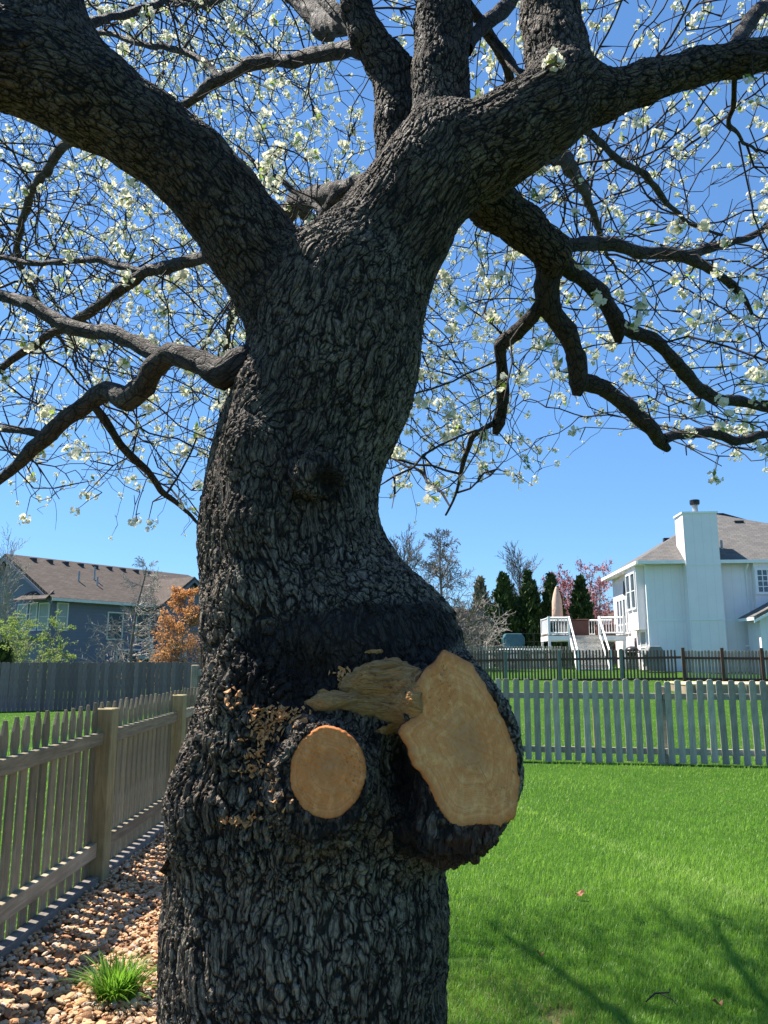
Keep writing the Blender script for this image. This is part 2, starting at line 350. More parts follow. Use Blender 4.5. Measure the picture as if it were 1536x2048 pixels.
M['grey_shingle'] = shingles('grey_shingle', (.125, .118, .112), (.17, .16, .15))
M['brown_shingle'] = shingles('brown_shingle', (.085, .069, .058), (.122, .100, .086))
m = Mat('window_glass', .08, .6); m.color(m.mix(m.noise(m.co('Object'), 1.5, 3), (.05, .065, .085), (.10, .125, .15))); M['glass'] = m.m
m = Mat('blind', .7, .2); m.color(m.mix(m.noise(m.co('Object'), 2, 2), (.30, .31, .30), (.38, .39, .38))); M['blind'] = m.m
M['black'] = plain('black_enamel', (.02, .02, .022), .35, .3)
M['metal'] = plain('galvanised_metal', (.30, .32, .34), .4, .15)
M['brown_box'] = plain('brown_cabinet', (.11, .055, .045), .7, .2)
M['peach'] = plain('peach_canvas', (.62, .42, .32), .8, .12)
M['tan_slab'] = plain('tan_timber_lit', (.60, .45, .27), .8, .2, 2)  # platform top: sunlit copy of the timber colour
M['tan_dark'] = plain('tan_timber_shaded', (.30, .23, .15), .85, .25, 2)  # darker copy of that timber, shade on the platform sides put into its colour
M['teal'] = plain('teal_cloth', (.03, .10, .13), .8, .2)
M['grey_cloth'] = plain('grey_cover', (.20, .20, .20), .8, .2)
M['greytwig'] = plain('grey_twig', (.17, .145, .125), .8, .25, 2)
M['paletwig'] = plain('pale_twig', (.30, .27, .24), .8, .25, 2)
M['redtwig'] = plain('red_budding_twig', (.30, .13, .125), .8, .3, 2)
M['redbud'] = plain('red_bud', (.42, .17, .17), .8, .3, 2)
m = Mat('evergreen_spray', .7, .2); t = m.attr('tint'); m.color(m.mix(t, (.014, .036, .012), (.095, .135, .032))); M['evergreen'] = m.m
m = Mat('pale_spray', .8, .2); t = m.attr('tint'); m.color(m.mix(t, (.20, .17, .10), (.36, .31, .20))); M['palespray'] = m.m
m = Mat('russet_leaf', .7, .2); t = m.attr('tint'); m.color(m.mix(t, (.42, .20, .08), (.66, .36, .16))).translucent((.75, .36, .12), .4); M['russet'] = m.m
m = Mat('spring_leaf', .6, .25); t = m.attr('tint'); m.color(m.mix(t, (.10, .17, .03), (.30, .38, .10))).translucent((.34, .45, .10), .35); M['spring'] = m.m
M['dryleaf'] = plain('dry_leaf', (.26, .12, .06), .7, .3, 20)
# ================================================================== ground
def build_ground():
    ys = np.concatenate([np.linspace(-6, 14, 21), np.linspace(15, 60, 46), np.array([70, 90, 130, 200, 400, 900, 1800])])
    xs = np.concatenate([-np.array([1500, 500, 200, 100, 70, 55]), np.linspace(-45, 45, 91), np.array([55, 70, 100, 200, 500, 1500])])
    X, Y = np.meshgrid(xs, ys); Z = gz(X, Y); V = np.stack([X, Y, Z], -1).reshape(-1, 3); nx = len(xs)
    i, j = np.meshgrid(np.arange(nx - 1), np.arange(len(ys) - 1)); b = (j * nx + i).ravel()
    o = link('lawn', np_mesh('lawn', V, np.stack([b, b + 1, b + nx + 1, b + nx], 1), [M['lawn']], smooth=True)); tag(o, kind='structure')
build_ground()

# ================================================================== the pear tree: skeleton traced from the photograph
TY = 1.55                                    # distance of the trunk's axis from the camera
def rad(u, v, wpx, Y): return .5 * wpx * axd(P(u, v, Y)) / F_PX * .985
def chain(rows): return [(P(u, v, Y), rad(u, v, w_, Y)) for u, v, w_, Y in rows]
trunk_rows = [(2048, 328, 890), (1950, 328, 890), (1850, 330, 895), (1780, 338, 890), (1700, 345, 880), (1620, 352, 872), (1540, 368, 868), (1460, 388, 862), (1380, 408, 862),
              (1300, 416, 880), (1250, 413, 845), (1200, 410, 808), (1150, 406, 785), (1100, 405, 768), (1050, 407, 757), (1000, 412, 752), (950, 421, 756), (900, 434, 766),
              (850, 455, 784), (800, 474, 812), (750, 488, 830), (700, 500, 838), (650, 508, 840), (600, 530, 852)]
base = [(Vector((-.19, TY, -.15)), .40), (Vector((-.185, TY, .05)), .36), (Vector((-.17, TY, .35)), .30), (Vector((-.165, TY, .75)), .272)]
LIMBS = {}
LIMBS['trunk'] = base + chain([((a + b) / 2, v, b - a, TY) for v, a, b in trunk_rows] + [(738, 535, 262, TY), (792, 456, 226, 1.53), (847, 367, 205, 1.50), (872, 305, 166, 1.49), (880, 272, 140, 1.49)])
RIDGE = chain([(520, 770, 80, 1.43), (506, 900, 90, 1.385), (506, 1050, 92, 1.375), (510, 1180, 92, 1.38), (515, 1260, 80, 1.41)])
LIMBS['left'] = chain([(640, 700, 225, 1.55), (570, 590, 192, 1.53), (500, 487, 180, 1.50), (437, 398, 168, 1.47), (382, 335, 166, 1.45), (295, 268, 168, 1.42), (195, 202, 178, 1.39), (95, 150, 185, 1.37), (0, 122, 180, 1.35), (-110, 98, 172, 1.33)])
LIMBS['left_up'] = chain([(170, 190, 170, 1.40), (110, 100, 175, 1.39), (72, 10, 178, 1.39), (45, -110, 170, 1.40)])
LIMBS['centre'] = chain([(868, 330, 130, 1.58), (884, 250, 122, 1.62), (880, 150, 112, 1.63), (886, 50, 112, 1.66), (888, -110, 110, 1.70)])
LIMBS['rear'] = chain([(800, 360, 100, 1.72), (795, 250, 92, 1.74), (788, 150, 84, 1.76), (768, 120, 78, 1.76), (735, 75, 68, 1.75), (712, 20, 62, 1.75), (708, -110, 58, 1.77)])
LIMBS['right'] = chain([(880, 345, 170, 1.52), (955, 310, 180, 1.49), (1020, 270, 170, 1.46), (1085, 228, 160, 1.45), (1125, 178, 140, 1.46), (1112, 100, 122, 1.48), (1100, 30, 116, 1.50), (1095, -110, 112, 1.53)])
LIMBS['right_out'] = chain([(1120, 205, 130, 1.46), (1200, 195, 92, 1.46), (1290, 165, 78, 1.47), (1390, 135, 68, 1.49), (1480, 118, 66, 1.50), (1580, 100, 62, 1.52)])
LIMBS['lower_right'] = chain([(925, 355, 110, 1.62), (985, 408, 96, 1.68), (1045, 452, 84, 1.74), (1105, 505, 74, 1.80), (1098, 545, 52, 1.84)])

def frames(pts):
    """arclength and two carried-along normals for a polyline"""
    t = [(pts[min(i + 1, len(pts) - 1)] - pts[max(i - 1, 0)]).normalized() for i in range(len(pts))]
    a = Vector((1, 0, 0)) - t[0] * t[0].x
    if a.length < .2: a = Vector((0, 1, 0)) - t[0] * t[0].y
    a.normalize(); A = [a]; s = [0.0]
    for i in range(1, len(pts)):
        a = A[-1] - t[i] * A[-1].dot(t[i]); A.append(a.normalized()); s.append(s[-1] + (pts[i] - pts[i - 1]).length)
    return t, A, s

# ---- solid field of trunk and scaffold limbs, on a grid
H = .0072
lo, hi = np.array([-1.36, .82, -.10]), np.array([1.42, 2.26, 3.36])
dims = np.ceil((hi - lo) / H).astype(int); field = np.full(dims, .5, np.float32)
ax = [lo[k] + H * np.arange(dims[k]) for k in range(3)]
def sub(bmin, bmax):
    i0 = np.clip(np.floor((np.array(bmin) - lo) / H).astype(int), 0, dims); i1 = np.clip(np.ceil((np.array(bmax) - lo) / H).astype(int) + 1, 0, dims)
    sl = tuple(slice(a, b) for a, b in zip(i0, i1))
    g = [ax[k][sl[k]].astype(np.float32) for k in range(3)]
    return sl, g[0][:, None, None], g[1][None, :, None], g[2][None, None, :]
def smin(a, b, k):
    h = np.maximum(k - np.abs(a - b), 0) / k; return np.minimum(a, b) - h * h * k * .25
def smax(a, b, k): return -smin(-a, -b, k)
def cone(X, Y, Z, a, ra, b, rb):
    d = np.array(b - a, np.float32); L2 = float(d @ d) + 1e-9
    t = np.clip(((X - a[0]) * d[0] + (Y - a[1]) * d[1] + (Z - a[2]) * d[2]) / L2, 0, 1)
    return np.sqrt((X - a[0] - t * d[0]) ** 2 + (Y - a[1] - t * d[1]) ** 2 + (Z - a[2] - t * d[2]) ** 2) - (ra + t * (rb - ra))
for nm, ch in LIMBS.items():
    mg = .13
    bmin = [min(p[k] - r for p, r in ch) - mg for k in range(3)]; bmax = [max(p[k] + r for p, r in ch) + mg for k in range(3)]
    sl, _, _, _ = sub(bmin, bmax); loc = np.full([s.stop - s.start for s in sl], .5, np.float32); o0 = [s.start for s in sl]
    for (a, ra), (b, rb) in zip(ch[:-1], ch[1:]):
        q0 = [min(a[k] - ra, b[k] - rb) - mg for k in range(3)]; q1 = [max(a[k] + ra, b[k] + rb) + mg for k in range(3)]
        s2, X, Y, Z = sub(q0, q1); s3 = tuple(slice(s.start - o, s.stop - o) for s, o in zip(s2, o0))
        loc[s3] = smin(loc[s3], cone(X, Y, Z, a, ra, b, rb), .02)
    field[sl] = smin(field[sl], loc, .03 if nm == 'left' else .05)
for (a, ra), (b, rb) in zip(RIDGE[:-1], RIDGE[1:]):
    sl, X, Y, Z = sub([min(a[k] - ra, b[k] - rb) - .12 for k in range(3)], [max(a[k] + ra, b[k] + rb) + .12 for k in range(3)])
    field[sl] = smin(field[sl], cone(X, Y, Z, a, ra, b, rb), .05)
def ell(c, r, X, Y, Z):
    q = np.sqrt(((X - c[0]) / r[0]) ** 2 + ((Y - c[1]) / r[1]) ** 2 + ((Z - c[2]) / r[2]) ** 2); return (q - 1) * min(r)
def add_ell(c, r, k, cut=None, sign=1):
    sl, X, Y, Z = sub([c[i] - r[i] - .08 for i in range(3)], [c[i] + r[i] + .08 for i in range(3)])
    d = ell(c, r, X, Y, Z)
    if cut: p, n = cut; d = smax(d, (X - p[0]) * n[0] + (Y - p[1]) * n[1] + (Z - p[2]) * n[2], .008)
    field[sl] = smin(field[sl], d, k) if sign > 0 else smax(field[sl], -d, k)
# swollen collar over the wounds, then the hollow below it, the two sawn stubs and the groove between them
add_ell(P(670, 1255, 1.44), (.17, .095, .075), .09)
add_ell(P(690, 1385, 1.41), (.20, .115, .10), .07)
add_ell(P(755, 1275, 1.44), (.10, .11, .075), .09)
add_ell(P(600, 1345, 1.27), (.06, .035, .030), .04, sign=-1)
CUT1P, CUT1N = P(925, 1490, 1.245), Vector((.17, -.985, .03)).normalized()
add_ell(P(888, 1504, 1.40), (.127, .30, .160), .04, (CUT1P, CUT1N))
add_ell(P(862, 1608, 1.47), (.102, .15, .085), .06)
CUT2P, CUT2N = P(655, 1546, 1.222), Vector((-.03, -1, .02)).normalized()
add_ell(P(655, 1546, 1.36), (.088, .24, .103), .035, (CUT2P, CUT2N))
add_ell(P(805, 1555, 1.255), (.030, .10, .085), .035, sign=-1)
add_ell(P(640, 950, 1.335), (.05, .03, .045), .04)
add_ell(P(655, 962, 1.305), (.022, .035, .02), .02, sign=-1)
add_ell(P(505, 1470, 1.37), (.09, .09, .12), .06)
add_ell(P(452, 1590, 1.42), (.09, .08, .11), .06)
add_ell(P(560, 1640, 1.37), (.14, .07, .07), .08)

def surface_nets(f):
    ins = f < 0; n0, n1, n2 = f.shape
    cnt = np.zeros((n0 - 1, n1 - 1, n2 - 1), np.uint8)
    for a in (0, 1):
        for b in (0, 1):
            for c in (0, 1): cnt += ins[a:n0 - 1 + a, b:n1 - 1 + b, c:n2 - 1 + c]
    act = (cnt > 0) & (cnt < 8); idx = np.argwhere(act); vid = np.full(act.shape, -1, np.int32); vid[act] = np.arange(len(idx))
    acc = np.zeros((len(idx), 3)); num = np.zeros(len(idx)); cor = {}
    for a in (0, 1):
        for b in (0, 1):
            for c in (0, 1): cor[a, b, c] = f[idx[:, 0] + a, idx[:, 1] + b, idx[:, 2] + c]
    for k in range(3):
        for o1 in (0, 1):
            for o2 in (0, 1):
                p = [o1, o2]; p.insert(k, 0); q = list(p); q[k] = 1; A, B = cor[tuple(p)], cor[tuple(q)]
                m_ = (A < 0) != (B < 0); t = np.where(m_, A / np.where(m_, A - B, 1), 0)
                pt = np.tile(np.array(p, float), (len(idx), 1)); pt[:, k] = t; acc += pt * m_[:, None]; num += m_
    V = (idx + acc / num[:, None])
    Fs = []
    for k in range(3):
        e1, e2 = [(1, 2), (2, 0), (0, 1)][k]
        A = ins; sl0 = [slice(None)] * 3; sl1 = [slice(None)] * 3; sl0[k] = slice(0, -1); sl1[k] = slice(1, None)
        ch = A[tuple(sl0)] != A[tuple(sl1)]; ij = np.argwhere(ch)
        ok = (ij[:, e1] > 0) & (ij[:, e2] > 0) & (ij[:, e1] < f.shape[e1] - 1) & (ij[:, e2] < f.shape[e2] - 1); ij = ij[ok]
        def vi(d1, d2):
            q = ij.copy(); q[:, e1] -= d1; q[:, e2] -= d2; return vid[q[:, 0], q[:, 1], q[:, 2]]
        Q = np.stack([vi(1, 1), vi(0, 1), vi(0, 0), vi(1, 0)], 1)
        inside0 = A[ij[:, 0], ij[:, 1], ij[:, 2]]
        Q[~inside0] = Q[~inside0][:, ::-1]; Fs.append(Q)
    return V, np.concatenate(Fs)
Vt, Ft = surface_nets(field); Vt = Vt * H + lo; del field
Ft = Ft[(Ft >= 0).all(1)]
def subdivide(V, F):
    n = len(V); E_ = np.concatenate([F[:, [k, (k + 1) % 4]] for k in range(4)]); E_.sort(axis=1)
    key = E_[:, 0].astype(np.int64) * n + E_[:, 1]; uq, inv = np.unique(key, return_inverse=True)
    mid = .5 * (V[uq // n] + V[uq % n]); cen = V[F].mean(1); m_ = len(F); inv = inv.reshape(4, m_) + n; ce = n + len(uq) + np.arange(m_)
    Q = [np.stack([F[:, k], inv[k], ce, inv[(k - 1) % 4]], 1) for k in range(4)]
    return np.concatenate([V, mid, cen]), np.concatenate(Q)
def vnormals(V, F):
    d1 = V[F[:, 2]] - V[F[:, 0]]; d2 = V[F[:, 3 % F.shape[1]]] - V[F[:, 1]]; fn = np.cross(d1, d2); N = np.zeros_like(V)
    for k in range(F.shape[1]):
        for c in range(3): N[:, c] += np.bincount(F[:, k], fn[:, c], len(V))
    return N / np.maximum(np.linalg.norm(N, axis=1, keepdims=True), 1e-12)
def smooth_mesh(V, F, it):
    for _ in range(it):
        S = np.zeros_like(V); c = np.bincount(F.ravel(), minlength=len(V)) * 2.0
        for k in range(4):
            for o in (1, 3):
                for d in range(3): S[:, d] += np.bincount(F[:, k], V[F[:, (k + o) % 4], d], len(V))
        V = V * .5 + .5 * S / np.maximum(c, 1)[:, None]
    return V
Vt = smooth_mesh(Vt, Ft, 1)
TRUNK_BVH0 = BVHTree.FromPolygons([tuple(v) for v in Vt], [tuple(f) for f in Ft.tolist()])
Vt, Ft = subdivide(Vt, Ft); Vt = smooth_mesh(Vt, Ft, 1)
Nt = vnormals(Vt, Ft)

# ---- bark coordinates: along and around the nearest limb
def bark_coords(V):
    best = np.full(len(V), 9.); q = np.zeros((len(V), 3)); rl = np.zeros(len(V)); own = np.zeros(len(V), int)
    for li, (nm, ch) in enumerate(LIMBS.items()):
        pts = [p for p, r in ch]; t, A, s = frames(pts)
        for i in range(len(ch) - 1):
            a, b = np.array(pts[i]), np.array(pts[i + 1]); d = b - a; L = np.linalg.norm(d); d = d / L
            tt = np.clip((V - a) @ d, 0, L); f = tt / L; rr = ch[i][1] + f * (ch[i + 1][1] - ch[i][1]); c = a + tt[:, None] * d; rv = V - c
            dist = np.linalg.norm(rv, axis=1) - rr; m_ = dist < best
            if not m_.any(): continue
            n1 = np.array(A[i])[None] * (1 - f[:, None]) + np.array(A[i + 1])[None] * f[:, None]; n1 -= (n1 @ d)[:, None] * d; n1 /= np.linalg.norm(n1, axis=1, keepdims=True); n2 = np.cross(d[None], n1)
            qq = np.stack([(rv * n1).sum(1), (rv * n2).sum(1), (s[i] + tt) / (3.3 if nm == 'trunk' else 2.6) + li * 3.7], 1)
            q[m_] = qq[m_]; own[m_] = li; best[m_] = dist[m_]; rl[m_] = rr[m_]
    return q, rl, own
qt, rl, own = bark_coords(Vt)
# on the trunk itself: height and offset from a smooth centre line (no steps between rings)
tz = np.array([p[2] for p, r in LIMBS['trunk']]); zz = np.linspace(tz[0], tz[-1], 400); ker = np.ones(31) / 31
cxs = [np.convolve(np.pad(np.interp(zz, tz, np.array([p[k] for p, r in LIMBS['trunk']])), 15, 'edge'), ker, 'valid') for k in (0, 1)]
mt_ = own == 0
qt[mt_] = np.stack([Vt[mt_, 0] - np.interp(Vt[mt_, 2], zz, cxs[0]), Vt[mt_, 1] - np.interp(Vt[mt_, 2], zz, cxs[1]), Vt[mt_, 2] / 3.6], 1)
wv_ = np.stack([fbm(Vt * 14, 4, 5), fbm(Vt * 14, 4, 9), fbm(Vt * 12, 4, 13)], 1)
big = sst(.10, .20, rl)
qw = qt + wv_ * (.012 + .012 * big)[:, None] * np.array([1, 1, .7])
f1, f2, cid = worley(qw / .0165, 21); e1 = f2 - f1
g1, g2, cid2 = worley(qw / .0125, 31); e2 = g2 - g1
R1 = np.abs(fbm(qw * np.array([26, 26, 15]), 4, 71)); R2 = np.abs(fbm(qw * np.array([62, 62, 42]), 3, 81))
crk_l = np.minimum(.05 + .95 * sst(.0, .20, e2), .35 + .65 * sst(0, .09, R2))
crk_b = np.minimum(np.minimum(.05 + .95 * sst(.02, .13, e1), .0 + 1.0 * sst(.0, .055, R1)), np.minimum(.55 + .45 * sst(.0, .2, e2), .6 + .4 * sst(0, .08, R2)))
crk = (1 - big) * crk_l + big * crk_b
def spot(u, v, ru, rv_, Yf=1.31):
    c = P(u, v, Yf); sx = ru * axd(c) / F_PX; sz = rv_ * axd(c) / F_PX
    g = ((Vt[:, 0] - c[0]) / sx) ** 2 + ((Vt[:, 2] - c[2]) / sz) ** 2
    return np.exp(-g) * (Vt[:, 1] < TY + .02)
wob = .35 * fbm(Vt * 22, 3, 3)
rough_zone = np.clip(spot(480, 1500, 150, 170) + .8 * spot(470, 1330, 80, 60) + .7 * spot(900, 1690, 110, 60) + .6 * spot(620, 1690, 280, 60), 0, 1)
stain = sst(.30, .75, spot(690, 1270, 240, 70) + spot(840, 1250, 80, 45) + .8 * spot(570, 1330, 70, 40) + spot(815, 1570, 38, 110) + spot(690, 1375, 150, 46) + .8 * spot(655, 955, 45, 34) + .5 * spot(520, 1480, 130, 140) + .6 * spot(880, 1690, 130, 45) + wob)
red = np.clip(sst(.25, .8, spot(905, 1705, 120, 45) + .9 * spot(590, 1345, 90, 40) + .6 * spot(960, 1640, 70, 50) + wob * .8), 0, 1)
amp = .0030 + .0024 * big + .006 * rough_zone
zone_n = fbm(Vt * np.array([30, 30, 24]), 3, 41)
disp = -.010 * rough_zone * sst(-.25, -.31, Vt[:, 0]) + amp * (crk - .8) + amp * .8 * (cid - .5) * crk + amp * .3 * (cid2 - .5) + (.0006 + .0010 * big) * fbm(qw * 90, 3, 51) + .0011 * big * np.round(3 * fbm(qw * 55, 3, 91)) + .013 * rough_zone * zone_n + .005 * big * fbm(Vt * 7, 2, 61)
hn = np.array(CUT1N); flat1 = (np.abs((Vt - np.array(CUT1P)) @ hn) < .008) & (Nt @ hn > .8); flat2 = (np.abs((Vt - np.array(CUT2P)) @ np.array(CUT2N)) < .008) & (Nt @ np.array(CUT2N) > .8)
big_poly = [(888, 1300), (908, 1305), (945, 1330), (973, 1372), (1005, 1428), (1025, 1478), (1036, 1528), (1040, 1570), (1030, 1636), (1002, 1655), (960, 1651), (925, 1658), (900, 1650), (880, 1625), (866, 1590), (850, 1558), (826, 1530), (812, 1490), (798, 1466), (806, 1448), (832, 1432), (806, 1402), (836, 1360), (862, 1330)]
small_poly = [(655 + 75 * math.cos(a) * (1 + .04 * math.cos(2 * a + .6)), 1546 + 94 * math.sin(a)) for a in np.linspace(0, 2 * math.pi, 40, endpoint=False)]
def in_poly(u, v, poly):
    c = np.zeros(len(u), bool); n = len(poly)
    for i in range(n):
        (x0, y0), (x1, y1) = poly[i], poly[(i + 1) % n]
        hit = ((y0 > v) != (y1 > v)); c ^= hit & (u < (x1 - x0) * (v - y0) / (y1 - y0 + 1e-9) + x0)
    return c
pu, pv, _ = proj(Vt)
for fl_, poly in ((flat1, big_poly), (flat2, small_poly)):
    ins = in_poly(pu, pv, poly); cp = np.array(poly).mean(0); ins2 = in_poly(cp[0] + (pu - cp[0]) / .965, cp[1] + (pv - cp[1]) / .965, poly)
    disp = np.where(fl_ & ins, -.010, np.where(fl_, .003 + .007 * fbm(Vt * 70, 2, 15) + .5 * disp, disp)); disp = np.where(fl_ & ins & ~ins2, .001 + .004 * fbm(Vt * 90, 2, 25), disp)
    crk = np.where(fl_ & ~ins2, crk * .5, crk)
smoothstain = sst(.4, .9, spot(700, 1262, 240, 50)); disp *= (1 - .55 * smoothstain)
Vt = Vt + Nt * disp[:, None]
tree = thing('pear_tree', (-.18, TY, 0), 'large blossoming pear tree with dark furrowed bark and freshly sawn limb stubs', 'tree')
T0 = np.array(tree.location)
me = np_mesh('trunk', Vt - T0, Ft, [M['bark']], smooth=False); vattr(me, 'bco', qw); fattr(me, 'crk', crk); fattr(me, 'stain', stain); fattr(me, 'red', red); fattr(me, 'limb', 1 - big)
link('trunk', me, tree)
TRUNK_BVH = BVHTree.FromPolygons([tuple(v) for v in Vt[:]], Ft.tolist())
def on_trunk(u, v, off=.0):
    d = Vector(ray(u, v)).normalized(); hit = TRUNK_BVH.ray_cast(Vector((0, 0, CAM_H)), d)
    if hit[0] is None: return None, None
    return hit[0] - d * off, hit[1]

# ---- sawn faces: irregular outlines on the two saw planes
def densify(poly, n):
    p = np.array(poly, float); p = np.concatenate([p, p[:1]]); s = np.concatenate([[0], np.cumsum(np.linalg.norm(np.diff(p, axis=0), axis=1))])
    t = np.linspace(0, s[-1], n, endpoint=False); return np.stack([np.interp(t, s, p[:, k]) for k in range(2)], 1)
def plane_hit(u, v, p, n):
    d = Vector(ray(u, v)); o = Vector((0, 0, CAM_H)); return o + d * ((p - o).dot(n) / d.dot(n))
def face_plate(name, poly, pith, p, n, mat, label, jag=2.0, lift=.001, relief=.0030, nb=190, nr=26, dome=0.0, seed=1):
    o = densify(poly, nb); rs = np.random.RandomState(seed); j = np.convolve(np.tile(rs.randn(nb), 3), np.ones(3) / 3, 'same')[nb:2 * nb] + 2.2 * np.convolve(np.tile(rs.randn(nb), 3), np.ones(15) / 15, 'same')[nb:2 * nb]
    c = np.array(pith, float); dv = o - c; o = o + dv / np.linalg.norm(dv, axis=1, keepdims=True) * (j * jag)[:, None]
    V = []; rr = []
    for i in range(nr + 1):
        t = i / nr
        for k in range(nb):
            q = c + (o[k] - c) * t; V.append(plane_hit(q[0], q[1], p, n)); rr.append(t)
    V = np.array([tuple(x) for x in V]); rr = np.array(rr); N = np.array(n)
    hgt = lift + relief * fbm(V * 90, 3, seed) + relief * .5 * np.sin((V[:, 0] * .5 + V[:, 2]) * 700) * (.5 + .5 * fbm(V * 30, 2, seed + 4)) + dome * (1 - rr ** 2) - .004 * sst(.96, 1, rr)
    V = V + N * hgt[:, None]
    rim = V[-nb:] - N * .016; V = np.concatenate([V, rim]); rr = np.concatenate([rr, np.full(nb, 1.3)])
    k = np.arange(nb); k2 = (k + 1) % nb
    F = np.concatenate([np.stack([i * nb + k, i * nb + k2, (i + 1) * nb + k2, (i + 1) * nb + k], 1) for i in range(nr + 1)])
    if (np.cross(V[F[nb * 5, 1]] - V[F[nb * 5, 0]], V[F[nb * 5, 3]] - V[F[nb * 5, 0]]) @ N) < 0: F = F[:, ::-1]
    me = np_mesh(name, V - T0, F, [mat], smooth=True); fattr(me, 'rr', rr); ko = np.tile(np.arange(nb), nr + 2) / nb * 2 * math.pi; vattr(me, 'av', np.stack([np.cos(ko), np.sin(ko), ko * 0], 1)); ob = link(name, me, tree); ob['label'] = label; return ob
face_plate('cut_face', big_poly, (938, 1488), CUT1P, CUT1N, M['cut'], 'large pale sawn wood face with growth rings', 1.8, seed=3)
face_plate('cut_face', small_poly, (662, 1525), CUT2P, CUT2N, M['cut_small'], 'smaller oval sawn wood face', .8, seed=5)
# torn heartwood ridge between the cuts
def relief_patch(name, poly, cen, mat, label, hgt, seed, n=150, nr=40, jag=5):
    o = densify(poly, n); rs = np.random.RandomState(seed); c = np.array(cen, float); o += rs.randn(n, 2) * jag; V = []; rr = []; NN = []
    for i in range(nr + 1):
        t = i / nr
        for k in range(n):
            q = c + (o[k] - c) * t; d = Vector(ray(*q)).normalized(); h_ = TRUNK_BVH0.ray_cast(Vector((0, 0, CAM_H)), d)
            V.append(tuple(h_[0])); rr.append(t); NN.append(tuple((-d * .7 + Vector((0, 0, .25))).normalized()))
    V = np.array(V); rr = np.array(rr); NN = np.array(NN)
    # even the relief out so that it reads as one piece of wood
    Vm = V.reshape(nr + 1, n, 3)
    for _ in range(3): Vm[1:-1] = .5 * Vm[1:-1] + .25 * (Vm[:-2] + Vm[2:]); Vm[1:-1] = .5 * Vm[1:-1] + .25 * (np.roll(Vm[1:-1], 1, 1) + np.roll(Vm[1:-1], -1, 1))
    V = Vm.reshape(-1, 3); grain = .5 - 2.2 * np.abs(fbm((V + .02 * np.stack([fbm(V * 18, 2, 3)] * 3, 1)) * np.array([18, 100, 140]), 3, seed)); lump = fbm(V * 20, 2, seed + 7)
    V = V + NN * ((hgt * (1 - rr ** 3) * (.75 + .5 * lump) + .011 * grain * (1 - .4 * rr) - .012 * sst(.85, 1, rr)))[:, None]
    k = np.arange(n); k2 = (k + 1) % n
    F = np.concatenate([np.stack([i * n + k, i * n + k2, (i + 1) * n + k2, (i + 1) * n + k], 1) for i in range(nr)])[:, ::-1]
    me = np_mesh(name, V - T0, F, [mat], smooth=False); fattr(me, 'rr', rr); ob = link(name, me, tree); ob['label'] = label
relief_patch('torn_wood', [(672, 1366), (700, 1338), (745, 1319), (798, 1316), (835, 1330), (862, 1345), (838, 1385), (800, 1402), (770, 1404), (720, 1400), (685, 1388)], (760, 1360), M['torn'], 'weathered grey wood lobe above the sawn faces', .040, 11)
relief_patch('torn_wood', [(592, 1410), (625, 1386), (680, 1380), (730, 1385), (790, 1386), (850, 1380), (862, 1430), (830, 1456), (790, 1454), (765, 1442), (738, 1434), (690, 1424), (640, 1420)], (735, 1408), M['torn'], 'splintered pale wood ridge between the sawn faces', .034, 12)
relief_patch('torn_wood', [(745, 1462), (775, 1448), (812, 1440), (820, 1456), (790, 1466), (765, 1472)], (785, 1456), M['torn'], 'thin torn splinter beside the large sawn face', .022, 13, 50, 8, 2)
relief_patch('torn_wood', [(724, 1306), (740, 1301), (770, 1300), (768, 1306), (745, 1310)], (748, 1305), M['torn'], 'small scraped strip of bare wood under the collar', .010, 14, 40, 8, 1)
# orange wood chips caught in the rough bark
rs = np.random.RandomState(8); V, Fq = [], []
for (u0, v0, su, sv, n) in [(556, 1428, 26, 9, 110), (528, 1458, 14, 15, 70), (510, 1505, 14, 18, 30), (505, 1538, 18, 5, 22), (480, 1640, 22, 4, 45), (540, 1585, 24, 26, 20), (470, 1395, 20, 10, 10), (690, 1352, 18, 8, 30)]:
    for _ in range(n):
        p, nn = on_trunk(u0 + rs.randn() * su, v0 + rs.randn() * sv, .003)
        if p is None: continue
        d1 = np.array(nn.orthogonal().normalized()); d2 = np.cross(np.array(nn), d1); a = rs.rand() * 6.3; e = math.cos(a) * d1 + math.sin(a) * d2; f_ = np.cross(np.array(nn), e)
        L, W = rs.uniform(.0012, .0075), rs.uniform(.0006, .0022); b = np.array(p); nrm = np.array(nn) * rs.uniform(.001, .006)
        i = len(V); V += [b - e * L - f_ * W, b + e * L - f_ * W, b + e * L * .7 + f_ * W + nrm, b - e * L * .8 + f_ * W + nrm, b + nrm * 1.8]; Fq += [(i, i + 1, i + 4), (i + 1, i + 2, i + 4), (i + 2, i + 3, i + 4), (i + 3, i, i + 4)]
o = link('wood_chips', np_mesh('wood_chips', np.array(V) - T0, np.array(Fq), [M['chip']]), tree); tag(o, 'orange sawdust and chips caught in the rough bark', kind='stuff')
